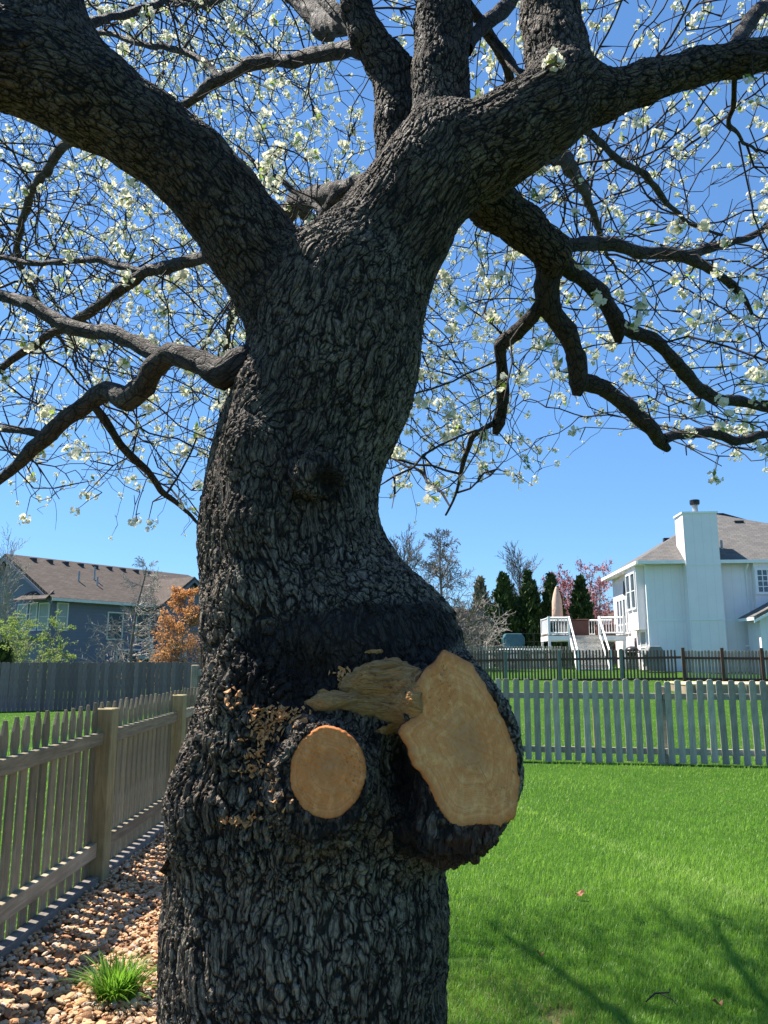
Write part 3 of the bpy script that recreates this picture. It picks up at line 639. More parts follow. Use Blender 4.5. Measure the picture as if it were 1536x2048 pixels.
# thin broken flange standing out of the left side
a, b, c, d = P(385, 1625, 1.46), P(321, 1738, 1.42), P(345, 1762, 1.46), P(400, 1760, 1.5)
e_ = [P(400, 1640, 1.56), P(345, 1735, 1.55), P(360, 1765, 1.56), P(410, 1770, 1.58)]
mb = MB(); mb.poly([a, b, c, d] + e_, [(0, 1, 2, 3), (7, 6, 5, 4), (0, 4, 5, 1), (1, 5, 6, 2), (2, 6, 7, 3), (3, 7, 4, 0)])
mm = mb.mesh('bark_flange', M['bark']); bm = bmesh.new(); bm.from_mesh(mm); bmesh.ops.subdivide_edges(bm, edges=bm.edges, cuts=7, use_grid_fill=True)
for vtx in bm.verts:
    q = np.array([vtx.co]); k = fbm(q * 35, 3, 2)[0]; vtx.co += Vector((k, fbm(q * 35, 3, 5)[0], fbm(q * 30, 3, 9)[0])) * .009
bm.to_mesh(mm); bm.free(); nv = len(mm.vertices); cov = np.zeros(nv * 3); mm.vertices.foreach_get('co', cov); cov = cov.reshape(-1, 3)
vattr(mm, 'bco', cov); fattr(mm, 'crk', np.full(nv, .5)); fattr(mm, 'stain', np.zeros(nv)); fattr(mm, 'red', np.full(nv, .25)); mm.transform(Matrix.Translation(-Vector(T0))); link('bark_flange', mm, tree)

# ================================================================== branches (traced) as parts of the tree
def catmull(pts, step):
    out = []; n = len(pts); A = [np.array(list(p) + [r]) for p, r in pts]
    for i in range(n - 1):
        p0, p1, p2, p3 = A[max(i - 1, 0)], A[i], A[i + 1], A[min(i + 2, n - 1)]; m_ = max(2, int(np.linalg.norm((p2 - p1)[:3]) / step))
        for k in range(m_):
            t = k / m_; m1, m2 = (p2 - p0) * .26, (p3 - p1) * .26; q_ = p1 * (2 * t ** 3 - 3 * t * t + 1) + m1 * (t ** 3 - 2 * t * t + t) + p2 * (3 * t * t - 2 * t ** 3) + m2 * (t ** 3 - t * t); q_[3] *= 1 + .10 * math.exp(-(min(t, 1 - t) / .12) ** 2); out.append(q_)
    out.append(A[-1]); return np.array(out)
BR_NODES = []                                # (position, radius) seeds for the twigs
def sweep(name, rows, blunt=False, knob=1.0, sides=12, seed=0, seedtwigs=True):
    ch = chain(rows) if len(rows[0]) == 4 else rows
    C = catmull(ch, .013); n = len(C); pts = [Vector(c[:3]) for c in C]; t, A, s = frames(pts); rs = np.random.RandomState(seed + 77)
    ph = rs.rand() * 50; S = np.array(s); L = S[-1]
    r = np.maximum(C[:, 3], .0016) * (1 + .16 * knob * fbm(np.stack([S * 20 + ph, S * 0, S * 0], 1), 2, 5))
    jit = np.stack([fbm(np.stack([S * 9 + ph, S * 0 + k * 9.1, S * 0], 1), 2, 8 + k) for k in range(3)], 1) * np.maximum(.35 * r, .010)[:, None] * sst(0, .06, S)[:, None]
    V = []; q = []; 
    for i in range(n):
        a = np.array(A[i]); b = np.cross(np.array(t[i]), a); c = C[i, :3] + jit[i]
        for k in range(sides):
            an = 2 * math.pi * k / sides; o = a * math.cos(an) + b * math.sin(an); V.append(c + o * r[i]); q.append((math.cos(an) * r[i], math.sin(an) * r[i], S[i] / 2 + ph))
    V, q = np.array(V), np.array(q); ridge = fbm(q * np.array([70, 70, 60]), 3, 3); rv = np.repeat(r, sides)
    cen = np.repeat(C[:, :3] + jit, sides, 0); V = cen + (V - cen) * (1 + .13 * ridge)[:, None]
    k = np.arange(sides); k2 = (k + 1) % sides
    F = np.concatenate([np.stack([i * sides + k, i * sides + k2, (i + 1) * sides + k2, (i + 1) * sides + k], 1) for i in range(n - 1)])
    V = np.concatenate([V, cen[-1:]]); cap = np.stack([(n - 1) * sides + k, (n - 1) * sides + k2, np.full(sides, len(V) - 1)], 1)
    me = np_mesh(name, V - T0, [F, cap], [M['branch_bark']], smooth=True)
    q2 = np.concatenate([q, q[-1:]]); nz = len(V); vattr(me, 'bco', q2); fattr(me, 'crk', .55 + .45 * np.concatenate([ridge, [0]])); fattr(me, 'stain', np.zeros(nz)); fattr(me, 'red', np.zeros(nz))
    link(name, me, tree)
    if seedtwigs:
        for i in range(2, n, 5): BR_NODES.append((np.array(C[i, :3]), float(r[i])))
B = [
 [(510, 708, 58, 1.50), (470, 728, 60, 1.47), (438, 746, 56, 1.47), (400, 722, 50, 1.50), (345, 706, 46, 1.54), (312, 738, 46, 1.58), (292, 775, 46, 1.62), (258, 795, 46, 1.66), (215, 780, 40, 1.70), (165, 816, 34, 1.75), (105, 868, 30, 1.80), (45, 918, 24, 1.86), (-25, 980, 18, 1.92), (-120, 1040, 9, 2.0)],
 [(325, 715, 34, 1.56), (270, 680, 32, 1.62), (215, 660, 32, 1.68), (135, 652, 30, 1.75), (60, 612, 27, 1.82), (0, 590, 24, 1.88), (-90, 570, 18, 1.97), (-220, 600, 9, 2.1)],
 [(440, 505, 26, 1.60), (400, 516, 25, 1.72), (335, 530, 24, 1.85), (270, 560, 23, 1.98), (170, 632, 19, 2.15), (90, 672, 17, 2.3), (0, 738, 13, 2.45), (-80, 800, 7, 2.6)],
 [(300, 545, 14, 1.92), (255, 530, 14, 2.02), (180, 520, 13, 2.15), (75, 528, 12, 2.3), (0, 514, 10, 2.45), (-90, 520, 6, 2.6)],
 [(185, 808, 17, 1.73), (240, 880, 16, 1.82), (288, 938, 15, 1.92), (330, 985, 12, 2.05), (372, 1025, 8, 2.2), (405, 1055, 5, 2.3)],
 [(92, 872, 15, 1.81), (60, 860, 16, 1.84), (20, 856, 15, 1.9), (-60, 862, 11, 2.0)],
 [(760, 130, 40, 1.75), (700, 95, 32, 1.82), (620, 115, 29, 1.95), (560, 120, 27, 2.05), (500, 130, 26, 2.15), (430, 165, 22, 2.3), (368, 205, 17, 2.45), (300, 270, 8, 2.6)],
 [(445, 160, 14, 2.28), (400, 112, 13, 2.42), (300, 92, 12, 2.6), (205, 65, 10, 2.8), (100, 60, 6, 3.0)],
 [(175, 50, 18, 1.5), (250, 25, 15, 1.65), (320, 2, 13, 1.8), (420, -40, 9, 2.0)],
 [(742, 360, 36, 1.66), (690, 385, 38, 1.75), (655, 430, 36, 1.82), (632, 470, 32, 1.88), (610, 520, 22, 1.95)],
 [(655, 430, 14, 1.82), (620, 405, 13, 1.95), (570, 365, 12, 2.1), (535, 345, 10, 2.25), (480, 300, 6, 2.45)],
 [(720, 60, 30, 1.75), (680, 30, 28, 1.8), (640, -10, 24, 1.86), (590, -90, 16, 2.0)],
 [(930, 100, 30, 1.66), (965, 55, 30, 1.74), (1010, 15, 28, 1.8), (1060, -40, 24, 1.9)],
 [(935, 10, 22, 1.72), (975, 60, 22, 1.85), (1008, 115, 20, 1.95), (1020, 165, 18, 2.05), (1010, 215, 12, 2.15)],
 [(985, 75, 16, 1.87), (1025, 130, 16, 1.8), (1062, 160, 14, 1.7)],
 [(1105, 498, 30, 1.80), (1160, 488, 28, 1.86), (1215, 487, 27, 1.94), (1290, 505, 25, 2.05), (1360, 512, 22, 2.15), (1450, 490, 16, 2.3), (1540, 458, 13, 2.45), (1650, 430, 7, 2.6)],
 [(1362, 512, 20, 2.16), (1420, 540, 18, 2.25), (1465, 568, 16, 2.33), (1490, 600, 12, 2.4), (1502, 628, 7, 2.45)],
 [(1100, 505, 44, 1.81), (1150, 545, 38, 1.87), (1200, 590, 34, 1.95), (1232, 635, 32, 2.0), (1240, 660, 28, 2.03), (1238, 684, 14, 2.05)],
 [(1236, 648, 27, 2.02), (1300, 682, 27, 2.12), (1350, 725, 26, 2.22), (1402, 782, 26, 2.35), (1460, 800, 22, 2.45), (1545, 816, 18, 2.6), (1650, 830, 9, 2.8)],
 [(1100, 520, 50, 1.82), (1094, 570, 48, 1.86), (1102, 618, 44, 1.9), (1130, 665, 42, 1.95), (1146, 715, 40, 2.0), (1154, 765, 38, 2.05), (1150, 788, 18, 2.06)],
 [(1152, 760, 34, 2.04), (1210, 775, 34, 2.1), (1255, 808, 33, 2.17), (1290, 848, 31, 2.25), (1322, 880, 28, 2.32), (1338, 898, 15, 2.35)],
 [(1325, 878, 20, 2.32), (1365, 868, 22, 2.4), (1420, 862, 20, 2.48), (1470, 880, 19, 2.56), (1540, 868, 15, 2.68), (1640, 850, 8, 2.85)],
 [(1094, 590, 30, 1.87), (1062, 632, 28, 1.92), (1030, 662, 28, 1.98), (1000, 692, 28, 2.02), (1006, 745, 26, 2.07), (1004, 800, 25, 2.12), (995, 845, 23, 2.16), (988, 868, 12, 2.18)],
 [(990, 845, 13, 2.15), (950, 868, 11, 2.22), (932, 920, 9, 2.3), (915, 985, 6, 2.4), (890, 1030, 4, 2.5)],
 [(1460, 118, 34, 1.5), (1480, 80, 32, 1.56), (1505, 38, 28, 1.62), (1545, 5, 24, 1.7), (1620, -60, 16, 1.85)],
 [(1165, 255, 14, 1.55), (1225, 310, 14, 1.75), (1290, 350, 13, 1.95), (1330, 400, 11, 2.1), (1370, 440, 8, 2.3), (1440, 470, 5, 2.5)],
 [(1470, 130, 12, 1.52), (1462, 200, 11, 1.6), (1455, 250, 9, 1.7), (1480, 285, 7, 1.8), (1520, 300, 5, 1.9)],
 # limbs going on above and beside the frame
 [(-60, 110, 180, 1.31), (-260, 60, 150, 1.25), (-520, -40, 110, 1.2), (-850, -160, 60, 1.2), (-1250, -260, 22, 1.3)],
 [(52, -80, 165, 1.40), (10, -260, 140, 1.4), (-60, -520, 100, 1.45), (-130, -900, 55, 1.5), (-160, -1300, 18, 1.5)],
 [(888, -80, 108, 1.69), (895, -300, 92, 1.75), (880, -650, 66, 1.8), (900, -1100, 30, 1.8)],
 [(708, -80, 58, 1.76), (690, -300, 48, 1.85), (640, -600, 32, 1.95), (600, -1000, 12, 2.0)],
 [(1096, -80, 110, 1.52), (1110, -320, 92, 1.55), (1160, -680, 62, 1.6), (1220, -1150, 24, 1.6)],
 [(1560, 104, 62, 1.51), (1750, 60, 50, 1.6), (2050, -40, 36, 1.7), (2450, -160, 12, 1.8)],
]
rear_limbs = [  # limbs behind the trunk; the first carries the added high crown
 [(tuple(P(716, 30, 1.75)), .026), ((-.2, 2.3, 3.7), .040), ((-.55, 3.1, 4.7), .040), ((-1.2, 4.4, 5.8), .034), ((-1.8, 5.4, 6.8), .018)],
 [((-.02, 1.64, 2.50), .026), ((-.12, 2.2, 3.0), .030), ((-.35, 2.9, 3.4), .038), ((-.7, 3.8, 3.7), .034), ((-1.0, 4.8, 3.8), .028), ((-1.3, 5.8, 3.7), .014)],
 [((-.35, 2.9, 3.4), .030), ((-.25, 3.9, 3.7), .030), ((-.3, 5.0, 3.9), .024), ((-.1, 6.0, 3.9), .012)],
 [((.28, 1.7, 2.75), .045), ((.42, 2.2, 3.15), .040), ((.75, 2.9, 3.6), .034), ((1.1, 3.8, 4.0), .022), ((1.5, 4.8, 4.2), .010)],
 [((-.55, 1.55, 2.75), .040), ((-.85, 2.0, 3.1), .034), ((-1.4, 2.8, 3.4), .034), ((-1.9, 3.7, 3.6), .030), ((-2.2, 4.9, 3.7), .022), ((-2.3, 5.8, 3.6), .010)],
]
for i, rows in enumerate(B): sweep('branch', rows, seed=i)
rear_limbs = [[(p, r * (1.0 if k < 4 else .5)) for p, r in rows] for k, rows in enumerate(rear_limbs)]
for i, rows in enumerate(rear_limbs): sweep('branch', [(Vector(p), r) for p, r in rows], seed=60 + i)

# ================================================================== twigs: grown towards points spread through the crown
rs = np.random.RandomState(4)
def lower_edge(u): return np.interp(u, [-600, 0, 200, 420, 600, 760, 900, 1060, 1130, 1180, 1300, 1420, 1536, 2200], [1060, 1060, 1070, 1075, 1040, 1030, 1045, 990, 930, 870, 890, 945, 945, 960])
def crown_points(n, frustum):
    out = []
    while len(out) < n:
        if frustum:
            u = rs.uniform(-350, 1886, 4000); v = rs.uniform(-450, 1080, 4000); Yd = 1.75 + 4.2 * rs.rand(4000) ** 1.25
            a, b, c = ray(u, v); s = Yd / b; p = np.stack([a * s, Yd, CAM_H + c * s], 1)
        else:
            p = rs.uniform(-1, 1, (4000, 3)) * np.array([4.3, 4.3, 3.0]) + np.array([-.1, 1.9, 3.9]); u, v, d = proj(p); 
        e = ((p - np.array([-.1, 2.1, 3.3])) / np.array([4.4, 4.6, 3.2])) ** 2
        inside = e.sum(1) < 1; u, v, d = proj(p)
        le = lower_edge(u) - 90 * rs.rand(len(u)) ** 2 * 2 - np.maximum(0, p[:, 1] - 3.5) * -6
        keep = inside & (p[:, 2] > 1.9) & ((v < le) | (d < .2)) & (np.linalg.norm(p - np.array([0, 0, CAM_H]), axis=1) > 1.25)
        keep &= ~((p[:, 1] < 1.75) & (d > .1) & (u > -60) & (u < 1400) & (v > -60) & (v < 1100))
        if not frustum: keep &= (u < -300) | (u > 1850) | (v < -400) | (d < .2)
        out += list(p[keep])
    return np.array(out[:n])
att = np.concatenate([crown_points(5200, True), crown_points(1500, False), np.stack([rs.uniform(-2.4, .9, 2300), rs.uniform(3.7, 6.3, 2300), rs.uniform(2.9, 4.9, 2300)], 1), np.stack([rs.uniform(-3.0, -.2, 900), rs.uniform(4.8, 7.0, 900), rs.uniform(4.2, 5.6, 900)], 1), np.stack([rs.uniform(-3.4, -.4, 1600), rs.uniform(3.9, 6.9, 1600), rs.uniform(5.4, 7.4, 1600)], 1)])  # last three sets added for lawn shade, the highest one out of view
strip = [P(u_, v_, TY - .12) for v_, u_ in ((800, 490), (860, 465), (920, 445), (980, 430), (1040, 425), (1100, 425), (1160, 425), (1220, 430), (1300, 440), (1380, 440), (1460, 430), (1540, 420))]
def sun_gap(p, rad_):
    """True for points that would stand in the sun's way to the left edge of the trunk"""
    sd_ = np.array(sdir); m_ = np.zeros(len(p), bool)
    for q in strip:
        w_ = p - np.array(q); t_ = w_ @ sd_; m_ |= (t_ > 0) & (np.linalg.norm(w_ - t_[:, None] * sd_, axis=1) < rad_)
    return m_
att = att[~(sun_gap(att, .16) & (rs.rand(len(att)) < .9))]
npos = [b[0] for b in BR_NODES]; nrad0 = [b[1] for b in BR_NODES]; npar = [-1] * len(npos); nroot = len(npos)
ndir = [np.zeros(3)] * nroot
alive = np.ones(len(att), bool); STEP, KILL = .062, .085
for it in range(75):
    kd = KDTree(len(npos))
    for i, p in enumerate(npos): kd.insert(p, i)
    kd.balance(); pull = {}; idx = np.nonzero(alive)[0]
    if not len(idx): break
    for a in idx:
        co, i, d = kd.find(att[a])
        if d < KILL: alive[a] = False; continue
        if d > .9 and it > 30: continue
        v = (att[a] - npos[i]) / d; w_ = 1 / (d + .15)
        if i in pull: pull[i][0] += v * w_; pull[i][1] += 1
        else: pull[i] = [v * w_, 1]
    if not pull: break
    for i, (v, c) in pull.items():
        v = v / (np.linalg.norm(v) + 1e-9); v = v + .45 * ndir[i] + rs.randn(3) * .27 + np.array([0, 0, -.06]); v /= np.linalg.norm(v)
        nw = npos[i] + v * STEP * rs.uniform(.7, 1.2); dd = nw[1] * CP + (nw[2] - CAM_H) * SP
        if nw[1] < 1.62 and dd > .1 and -100 < CU + F_PX * nw[0] / dd < 1330 and nw[2] < 4.2: continue      # keep the front of trunk and limbs clear
        npos.append(nw); npar.append(i); nrad0.append(0); ndir.append(v)
NP = np.array(npos); PAR = np.array(npar); n_all = len(NP)
acc = np.zeros(n_all); EXP = 2.3; TIP = .0017
for i in range(n_all - 1, nroot - 1, -1):
    if acc[i] == 0: acc[i] = TIP ** EXP
    if PAR[i] >= 0: acc[PAR[i]] += acc[i]
trad = np.minimum(acc ** (1 / EXP), .011); haschild = np.zeros(n_all, bool); haschild[PAR[PAR >= 0]] = True
ids = np.arange(nroot, n_all); par = PAR[ids]; rp = np.where(par < nroot, np.minimum(trad[ids] * 1.25, np.array(nrad0)[par] * .8), trad[par])
A_, B_, RA, RB = [NP[par]], [NP[ids]], [rp], [trad[ids]]
# short flowering spurs along the twigs
tips = ids[~haschild[ids]]; mids = rs.choice(ids, int(len(ids) * .42), replace=False)
dirs = np.array(ndir)[mids]; sdv = rs.randn(len(mids), 3) * .8 + dirs * .3 + np.array([0, 0, .35]); sdv /= np.linalg.norm(sdv, axis=1, keepdims=True)
sl_ = rs.uniform(.015, .06, len(mids)); e1 = NP[mids] + sdv * sl_[:, None]
A_.append(NP[mids]); B_.append(e1); RA.append(np.full(len(mids), .0022)); RB.append(np.full(len(mids), .0014))
td = np.array(ndir)[tips] + rs.randn(len(tips), 3) * .4; td /= np.linalg.norm(td, axis=1, keepdims=True); e2 = NP[tips] + td * rs.uniform(.04, .12, len(tips))[:, None]
A_.append(NP[tips]); B_.append(e2); RA.append(trad[tips]); RB.append(np.full(len(tips), .0010))
V, Fq = tubes_np(np.concatenate(A_), np.concatenate(B_), np.concatenate(RA), np.concatenate(RB), 5)
o = link('twigs', np_mesh('twigs', V - T0, Fq, [M['twig']], smooth=True), tree); tag(o, 'tangle of thin crooked dark twigs', kind='stuff')
print('twig nodes', n_all, 'tris', len(Fq) * 2)

# ================================================================== blossom clusters
def cluster_geo(seed, nf=9, nl=3):
    r_ = np.random.RandomState(seed); V, F3, mi = [], [], []
    for _ in range(nf):
        d = r_.randn(3); d[2] += .5; d /= np.linalg.norm(d); c = d * r_.uniform(.010, .026); up = np.array([0, 0, 1.]) if abs(d[2]) < .9 else np.array([1., 0, 0])
        a = np.cross(d, up); a /= np.linalg.norm(a); b = np.cross(d, a); R0 = r_.uniform(.0085, .0120); ph = r_.rand() * 6.3
        i = len(V); V += [np.zeros(3), c + a * .0007, c - a * .0007]; F3 += [(i, i + 1, i + 2)]; mi += [1]
        for k in range(5):
            an = ph + k * 1.2566; e = a * math.cos(an) + b * math.sin(an); f = np.cross(d, e); cup = r_.uniform(-.1, .6)
            i = len(V); V += [c, c + e * R0 * .62 + f * R0 * .5 + d * R0 * cup * .5, c + e * R0 + d * R0 * cup, c + e * R0 * .62 - f * R0 * .5 + d * R0 * cup * .5]
            F3 += [(i, i + 1, i + 2), (i, i + 2, i + 3)]; mi += [0, 0]
    for _ in range(nl):
        d = r_.randn(3); d[2] += .3; d /= np.linalg.norm(d); a = np.cross(d, r_.randn(3)); a /= np.linalg.norm(a); L = r_.uniform(.016, .032); c = d * .0
        i = len(V); V += [c, c + d * L * .5 + a * L * .24, c + d * L, c + d * L * .5 - a * L * .24]; F3 += [(i, i + 1, i + 2), (i, i + 2, i + 3)]; mi += [1, 1]
    return np.array(V), np.array(F3), np.array(mi)
GEO = [cluster_geo(s, nf, nl) for s, (nf, nl) in enumerate([(12, 2), (9, 3), (14, 1), (7, 2), (10, 3), (5, 2)])]
bp = np.concatenate([e1, e2]); gh = bp - np.array(sdir) * (bp[:, 2:3] / sdir.z); shade_ = (gh[:, 0] > .5) & (gh[:, 0] < 3.2) & (gh[:, 1] > 2.4) & (gh[:, 1] < 4.5 + .25 * gh[:, 0]); bp = bp[rs.rand(len(bp)) < np.where(shade_, .95, .50)]; bp = bp[~(sun_gap(bp, .07) & (rs.rand(len(bp)) < .8))]
u, v, d = proj(bp); vis = (u > -30) & (u < 1566) & (v > -30) & (v < 1100) & (d > .3)
gh = bp - np.array(sdir) * (bp[:, 2:3] / sdir.z); shade_ = (gh[:, 0] > .5) & (gh[:, 0] < 3.2) & (gh[:, 1] > 2.4) & (gh[:, 1] < 4.5 + .25 * gh[:, 0]); keep = vis | shade_ | (rs.rand(len(bp)) < .5); bp, u, v, d, vis = bp[keep], u[keep], v[keep], d[keep], vis[keep]
def rot_rand(n):
    q = rs.randn(n, 4); q /= np.linalg.norm(q, axis=1, keepdims=True); w_, x, y, z = q.T
    return np.stack([np.stack([1 - 2 * (y * y + z * z), 2 * (x * y - w_ * z), 2 * (x * z + w_ * y)], -1), np.stack([2 * (x * y + w_ * z), 1 - 2 * (x * x + z * z), 2 * (y * z - w_ * x)], -1), np.stack([2 * (x * z - w_ * y), 2 * (y * z + w_ * x), 1 - 2 * (x * x + y * y)], -1)], 1)
order = np.argsort(np.where(vis, d, 99)); near_ids = order[:300]; rest = np.setdiff1d(np.arange(len(bp)), near_ids)
cme = [np_mesh('blossom_cluster', g[0], g[1], [M['petal'], M['leaf']], g[2]) for g in GEO]
for k, i in enumerate(near_ids):
    o = link('blossom_cluster', cme[int(rs.randint(6))], tree, Vector(bp[i] - T0)); o.rotation_euler = tuple(rs.uniform(0, 6.28, 3)); s = rs.uniform(.65, 1.1); o.scale = (s, s, s)
VV, FF, MI = [], [], []; off = 0; which = rs.randint(6, size=len(rest)); RM = rot_rand(len(rest)); sc = rs.uniform(.5, 1.0, len(rest))
for g in range(6):
    sel = np.nonzero(which == g)[0]; Vg, Fg, Mg = GEO[g]
    W = np.einsum('nij,vj->nvi', RM[sel], Vg) * sc[sel][:, None, None] + bp[rest[sel]][:, None, :]
    VV.append(W.reshape(-1, 3)); FF.append((Fg[None] + (off + np.arange(len(sel)) * len(Vg))[:, None, None]).reshape(-1, 3)); MI.append(np.tile(Mg, len(sel))); off += len(sel) * len(Vg)
o = link('blossom', np_mesh('blossom', np.concatenate(VV) - T0, np.concatenate(FF), [M['petal'], M['leaf']], np.concatenate(MI)), tree); tag(o, 'creamy white blossom and young leaves through the crown', kind='stuff')
print('clusters', len(bp), 'visible', vis.sum())
# one cluster flowering straight out of the limb
p, nn = on_trunk(1111, 124, .02)
if p is not None:
    o = link('blossom_cluster', cme[2], tree, p - Vector(T0)); o['label'] = 'blossom cluster growing straight from the right-hand limb'
# ================================================================== gravel bed along the left fence
FX = -2.05                                   # line of the left picket fence
def build_gravel():
    pts = [(FX - .02, -.5), (-.10, -.5), (-.02, 3.0), (-.25, 5.0), (-.75, 7.5), (-1.2, 10.9), (FX - .02, 10.9)]
    me = bpy.data.meshes.new('gravel_bed'); me.from_pydata([(x, y, .008) for x, y in pts], [], [tuple(range(len(pts)))]); me.materials.append(M['gravel_bed'])
    bed = link('gravel_bed', me); tag(bed, kind='structure')
    def edge(y): return np.interp(y, [-.5, 3, 5, 7.5, 10.9], [-.10, -.02, -.25, -.75, -1.2])
    rs = np.random.RandomState(12)
    def rock(seed, sub):
        bm = bmesh.new(); bmesh.ops.create_icosphere(bm, subdivisions=sub, radius=1.0); r_ = np.random.RandomState(seed)
        dirs = r_.randn(9, 3); dirs /= np.linalg.norm(dirs, axis=1, keepdims=True); cut = r_.uniform(.55, .9, 9)
        for vv in bm.verts:
            p = np.array(vv.co)
            for d, c in zip(dirs, cut):
                h_ = p @ d
                if h_ > c: p = p - d * (h_ - c)
            vv.co = p * np.array([1.25, .95, .62])
        V = np.array([tuple(v.co) for v in bm.verts]); F = np.array([[v.index for v in f.verts] for f in bm.faces]); bm.free(); return V, F
    rocks = [rock(s, 2) for s in range(5)]; rlow = [rock(s + 20, 1) for s in range(6)]
    N = 27000; y = 2.2 + 8.6 * rs.rand(N) ** 1.7; x = FX + .05 + rs.rand(N) * (edge(y) - FX - .03); layer = rs.rand(N)
    size = rs.uniform(.0085, .019, N) * np.where(rs.rand(N) < .06, 1.5, 1); z = .008 + size * .35 + layer ** 2 * .016
    # broad heaps so the bed is not level
    z += .010 * (1 + fbm(np.stack([x * 3, y * 3, x * 0], 1), 2, 3))
    u, v, d = proj(np.stack([x, y, z], 1)); seen = (u > -20) & (u < 345) & (v < 2070)
    score = np.where(seen, size / d * (.4 + layer), 0); order = np.argsort(-score); near = order[:300]; rest = order[300:]
    mats = [M['stone1']]; rme = [np_mesh('stone', V, F, mats) for V, F in rocks]
    for i in near:
        o = link('stone', rme[rs.randint(5)], bed, (x[i], y[i], z[i])); o.rotation_euler = (rs.uniform(-.5, .5), rs.uniform(-.5, .5), rs.uniform(0, 6.28)); o.scale = tuple(size[i] * rs.uniform(.8, 1.25, 3))
    VV, FF, TT = [], [], []; off = 0; wh = rs.randint(6, size=len(rest))
    for g in range(6):
        sel = rest[wh == g]; V, F = rlow[g]; n = len(sel); az = rs.rand(n) * 6.28; til = rs.uniform(-.6, .6, n); c, s_ = np.cos(az), np.sin(az); ct, st = np.cos(til), np.sin(til); Z0 = np.zeros(n); O1 = np.ones(n)
        Rz = np.stack([np.stack([c, -s_, Z0], -1), np.stack([s_, c, Z0], -1), np.stack([Z0, Z0, O1], -1)], 1); Rx = np.stack([np.stack([O1, Z0, Z0], -1), np.stack([Z0, ct, -st], -1), np.stack([Z0, st, ct], -1)], 1)
        S = size[sel][:, None] * rs.uniform(.75, 1.25, (n, 3)); W = np.einsum('nij,nvj->nvi', Rz @ Rx, V[None] * S[:, None, :]) + np.stack([x[sel], y[sel], z[sel]], 1)[:, None]
        VV.append(W.reshape(-1, 3)); FF.append((F[None] + (off + np.arange(n) * len(V))[:, None, None]).reshape(-1, 3)); TT.append(np.repeat(rs.rand(n), len(V))); off += n * len(V)
    me = np_mesh('gravel', np.concatenate(VV), np.concatenate(FF), [M['stone']]); fattr(me, 'tint', np.concatenate(TT)); o = link('gravel', me, bed); tag(o, 'tan and rust coloured crushed stone', kind='stuff')
build_gravel()

# ================================================================== grass
def blades(name, base, hgt, wid, lean, tint, mat, parent=None, origin=(0, 0, 0), seg=2):
    n = len(base); rs = np.random.RandomState(n % 1000); az = rs.rand(n) * 6.28; side = np.stack([np.cos(az), np.sin(az), az * 0], 1); f = np.stack([-np.sin(az), np.cos(az), az * 0], 1)
    V = []; ts = [0, .55, 1.0] if seg == 2 else [0, .35, .7, 1.0]
    for t in ts:
        c = base + np.array([0, 0, 1.0]) * (hgt * (t - .25 * lean * t * t))[:, None] + f * (hgt * lean * t * t)[:, None]; w_ = wid * (1 - t ** 1.5)
        if t < 1: V += [c - side * w_[:, None] * .5, c + side * w_[:, None] * .5]
        else: V += [c]
    k = len(V); V = np.stack(V, 1).reshape(-1, 3) - np.array(origin); b = (np.arange(n) * k)[:, None]
    quads = [b + np.array([[2 * i, 2 * i + 1, 2 * i + 3, 2 * i + 2]]) for i in range(seg - 1)]; tri = b + np.array([[k - 3, k - 2, k - 1]])
    me = np_mesh(name, V, quads + [tri], [mat]); fattr(me, 'tint', np.repeat(tint, k)); return link(name, me, parent)
def build_grass():
    rs = np.random.RandomState(21); n = 330000
    u = rs.uniform(-260, 1800, n); v = 1345 + (2130 - 1345) * rs.rand(n) ** .85
    a, b, c = ray(u, v); s = -CAM_H / c; x, y = a * s, b * s
    for _ in range(8): s = (gz(x, y) - CAM_H) / c; x, y = a * s, b * s
    edge = np.interp(y, [-.5, 3, 5, 7.5, 10.9], [-.10, -.02, -.25, -.75, -1.2])
    inbed = (x > FX - .05) & (x < edge + .03 * rs.randn(n)) & (y < 10.9)
    patch = fbm(np.stack([x * .9, y * .9, x * 0], 1), 3, 7); bare = fbm(np.stack([x * 4, y * 4, x * 0], 1), 3, 17)
    worn = (np.hypot(x - .5, (y - 3.75) * .7) < .5) & (bare > .1)
    keep = ~inbed & (y < 30) & (y > 1) & ~(worn & (rs.rand(n) < .85)) & ~((bare > .42) & (rs.rand(n) < .5))
    x, y, patch, bare = x[keep], y[keep], patch[keep], bare[keep]; n = len(x); d = np.hypot(x, y)
    hgt = rs.uniform(.030, .060, n) * (1 + .35 * patch) * np.clip(1.15 - d * .012, .7, 1.2); wid = np.maximum(.0028, d * .00055) * rs.uniform(.7, 1.3, n)
    # two faint mower wheel lines
    track = np.exp(-(((x + .32 * y - 4.1) / .10) ** 2))
    fine = fbm(np.stack([x * 7, y * 5, x * 0], 1), 2, 27); tint = np.clip(.42 + .40 * patch + .25 * fine + rs.randn(n) * .26 + .45 * track, 0, 1)
    o = blades('grass', np.stack([x, y, gz(x, y) - .002], 1), hgt, wid, rs.uniform(.1, .9, n) + .3 * track, tint, M['grass']); tag(o, 'short mown bright green lawn grass', 'grass', kind='stuff')
build_grass()
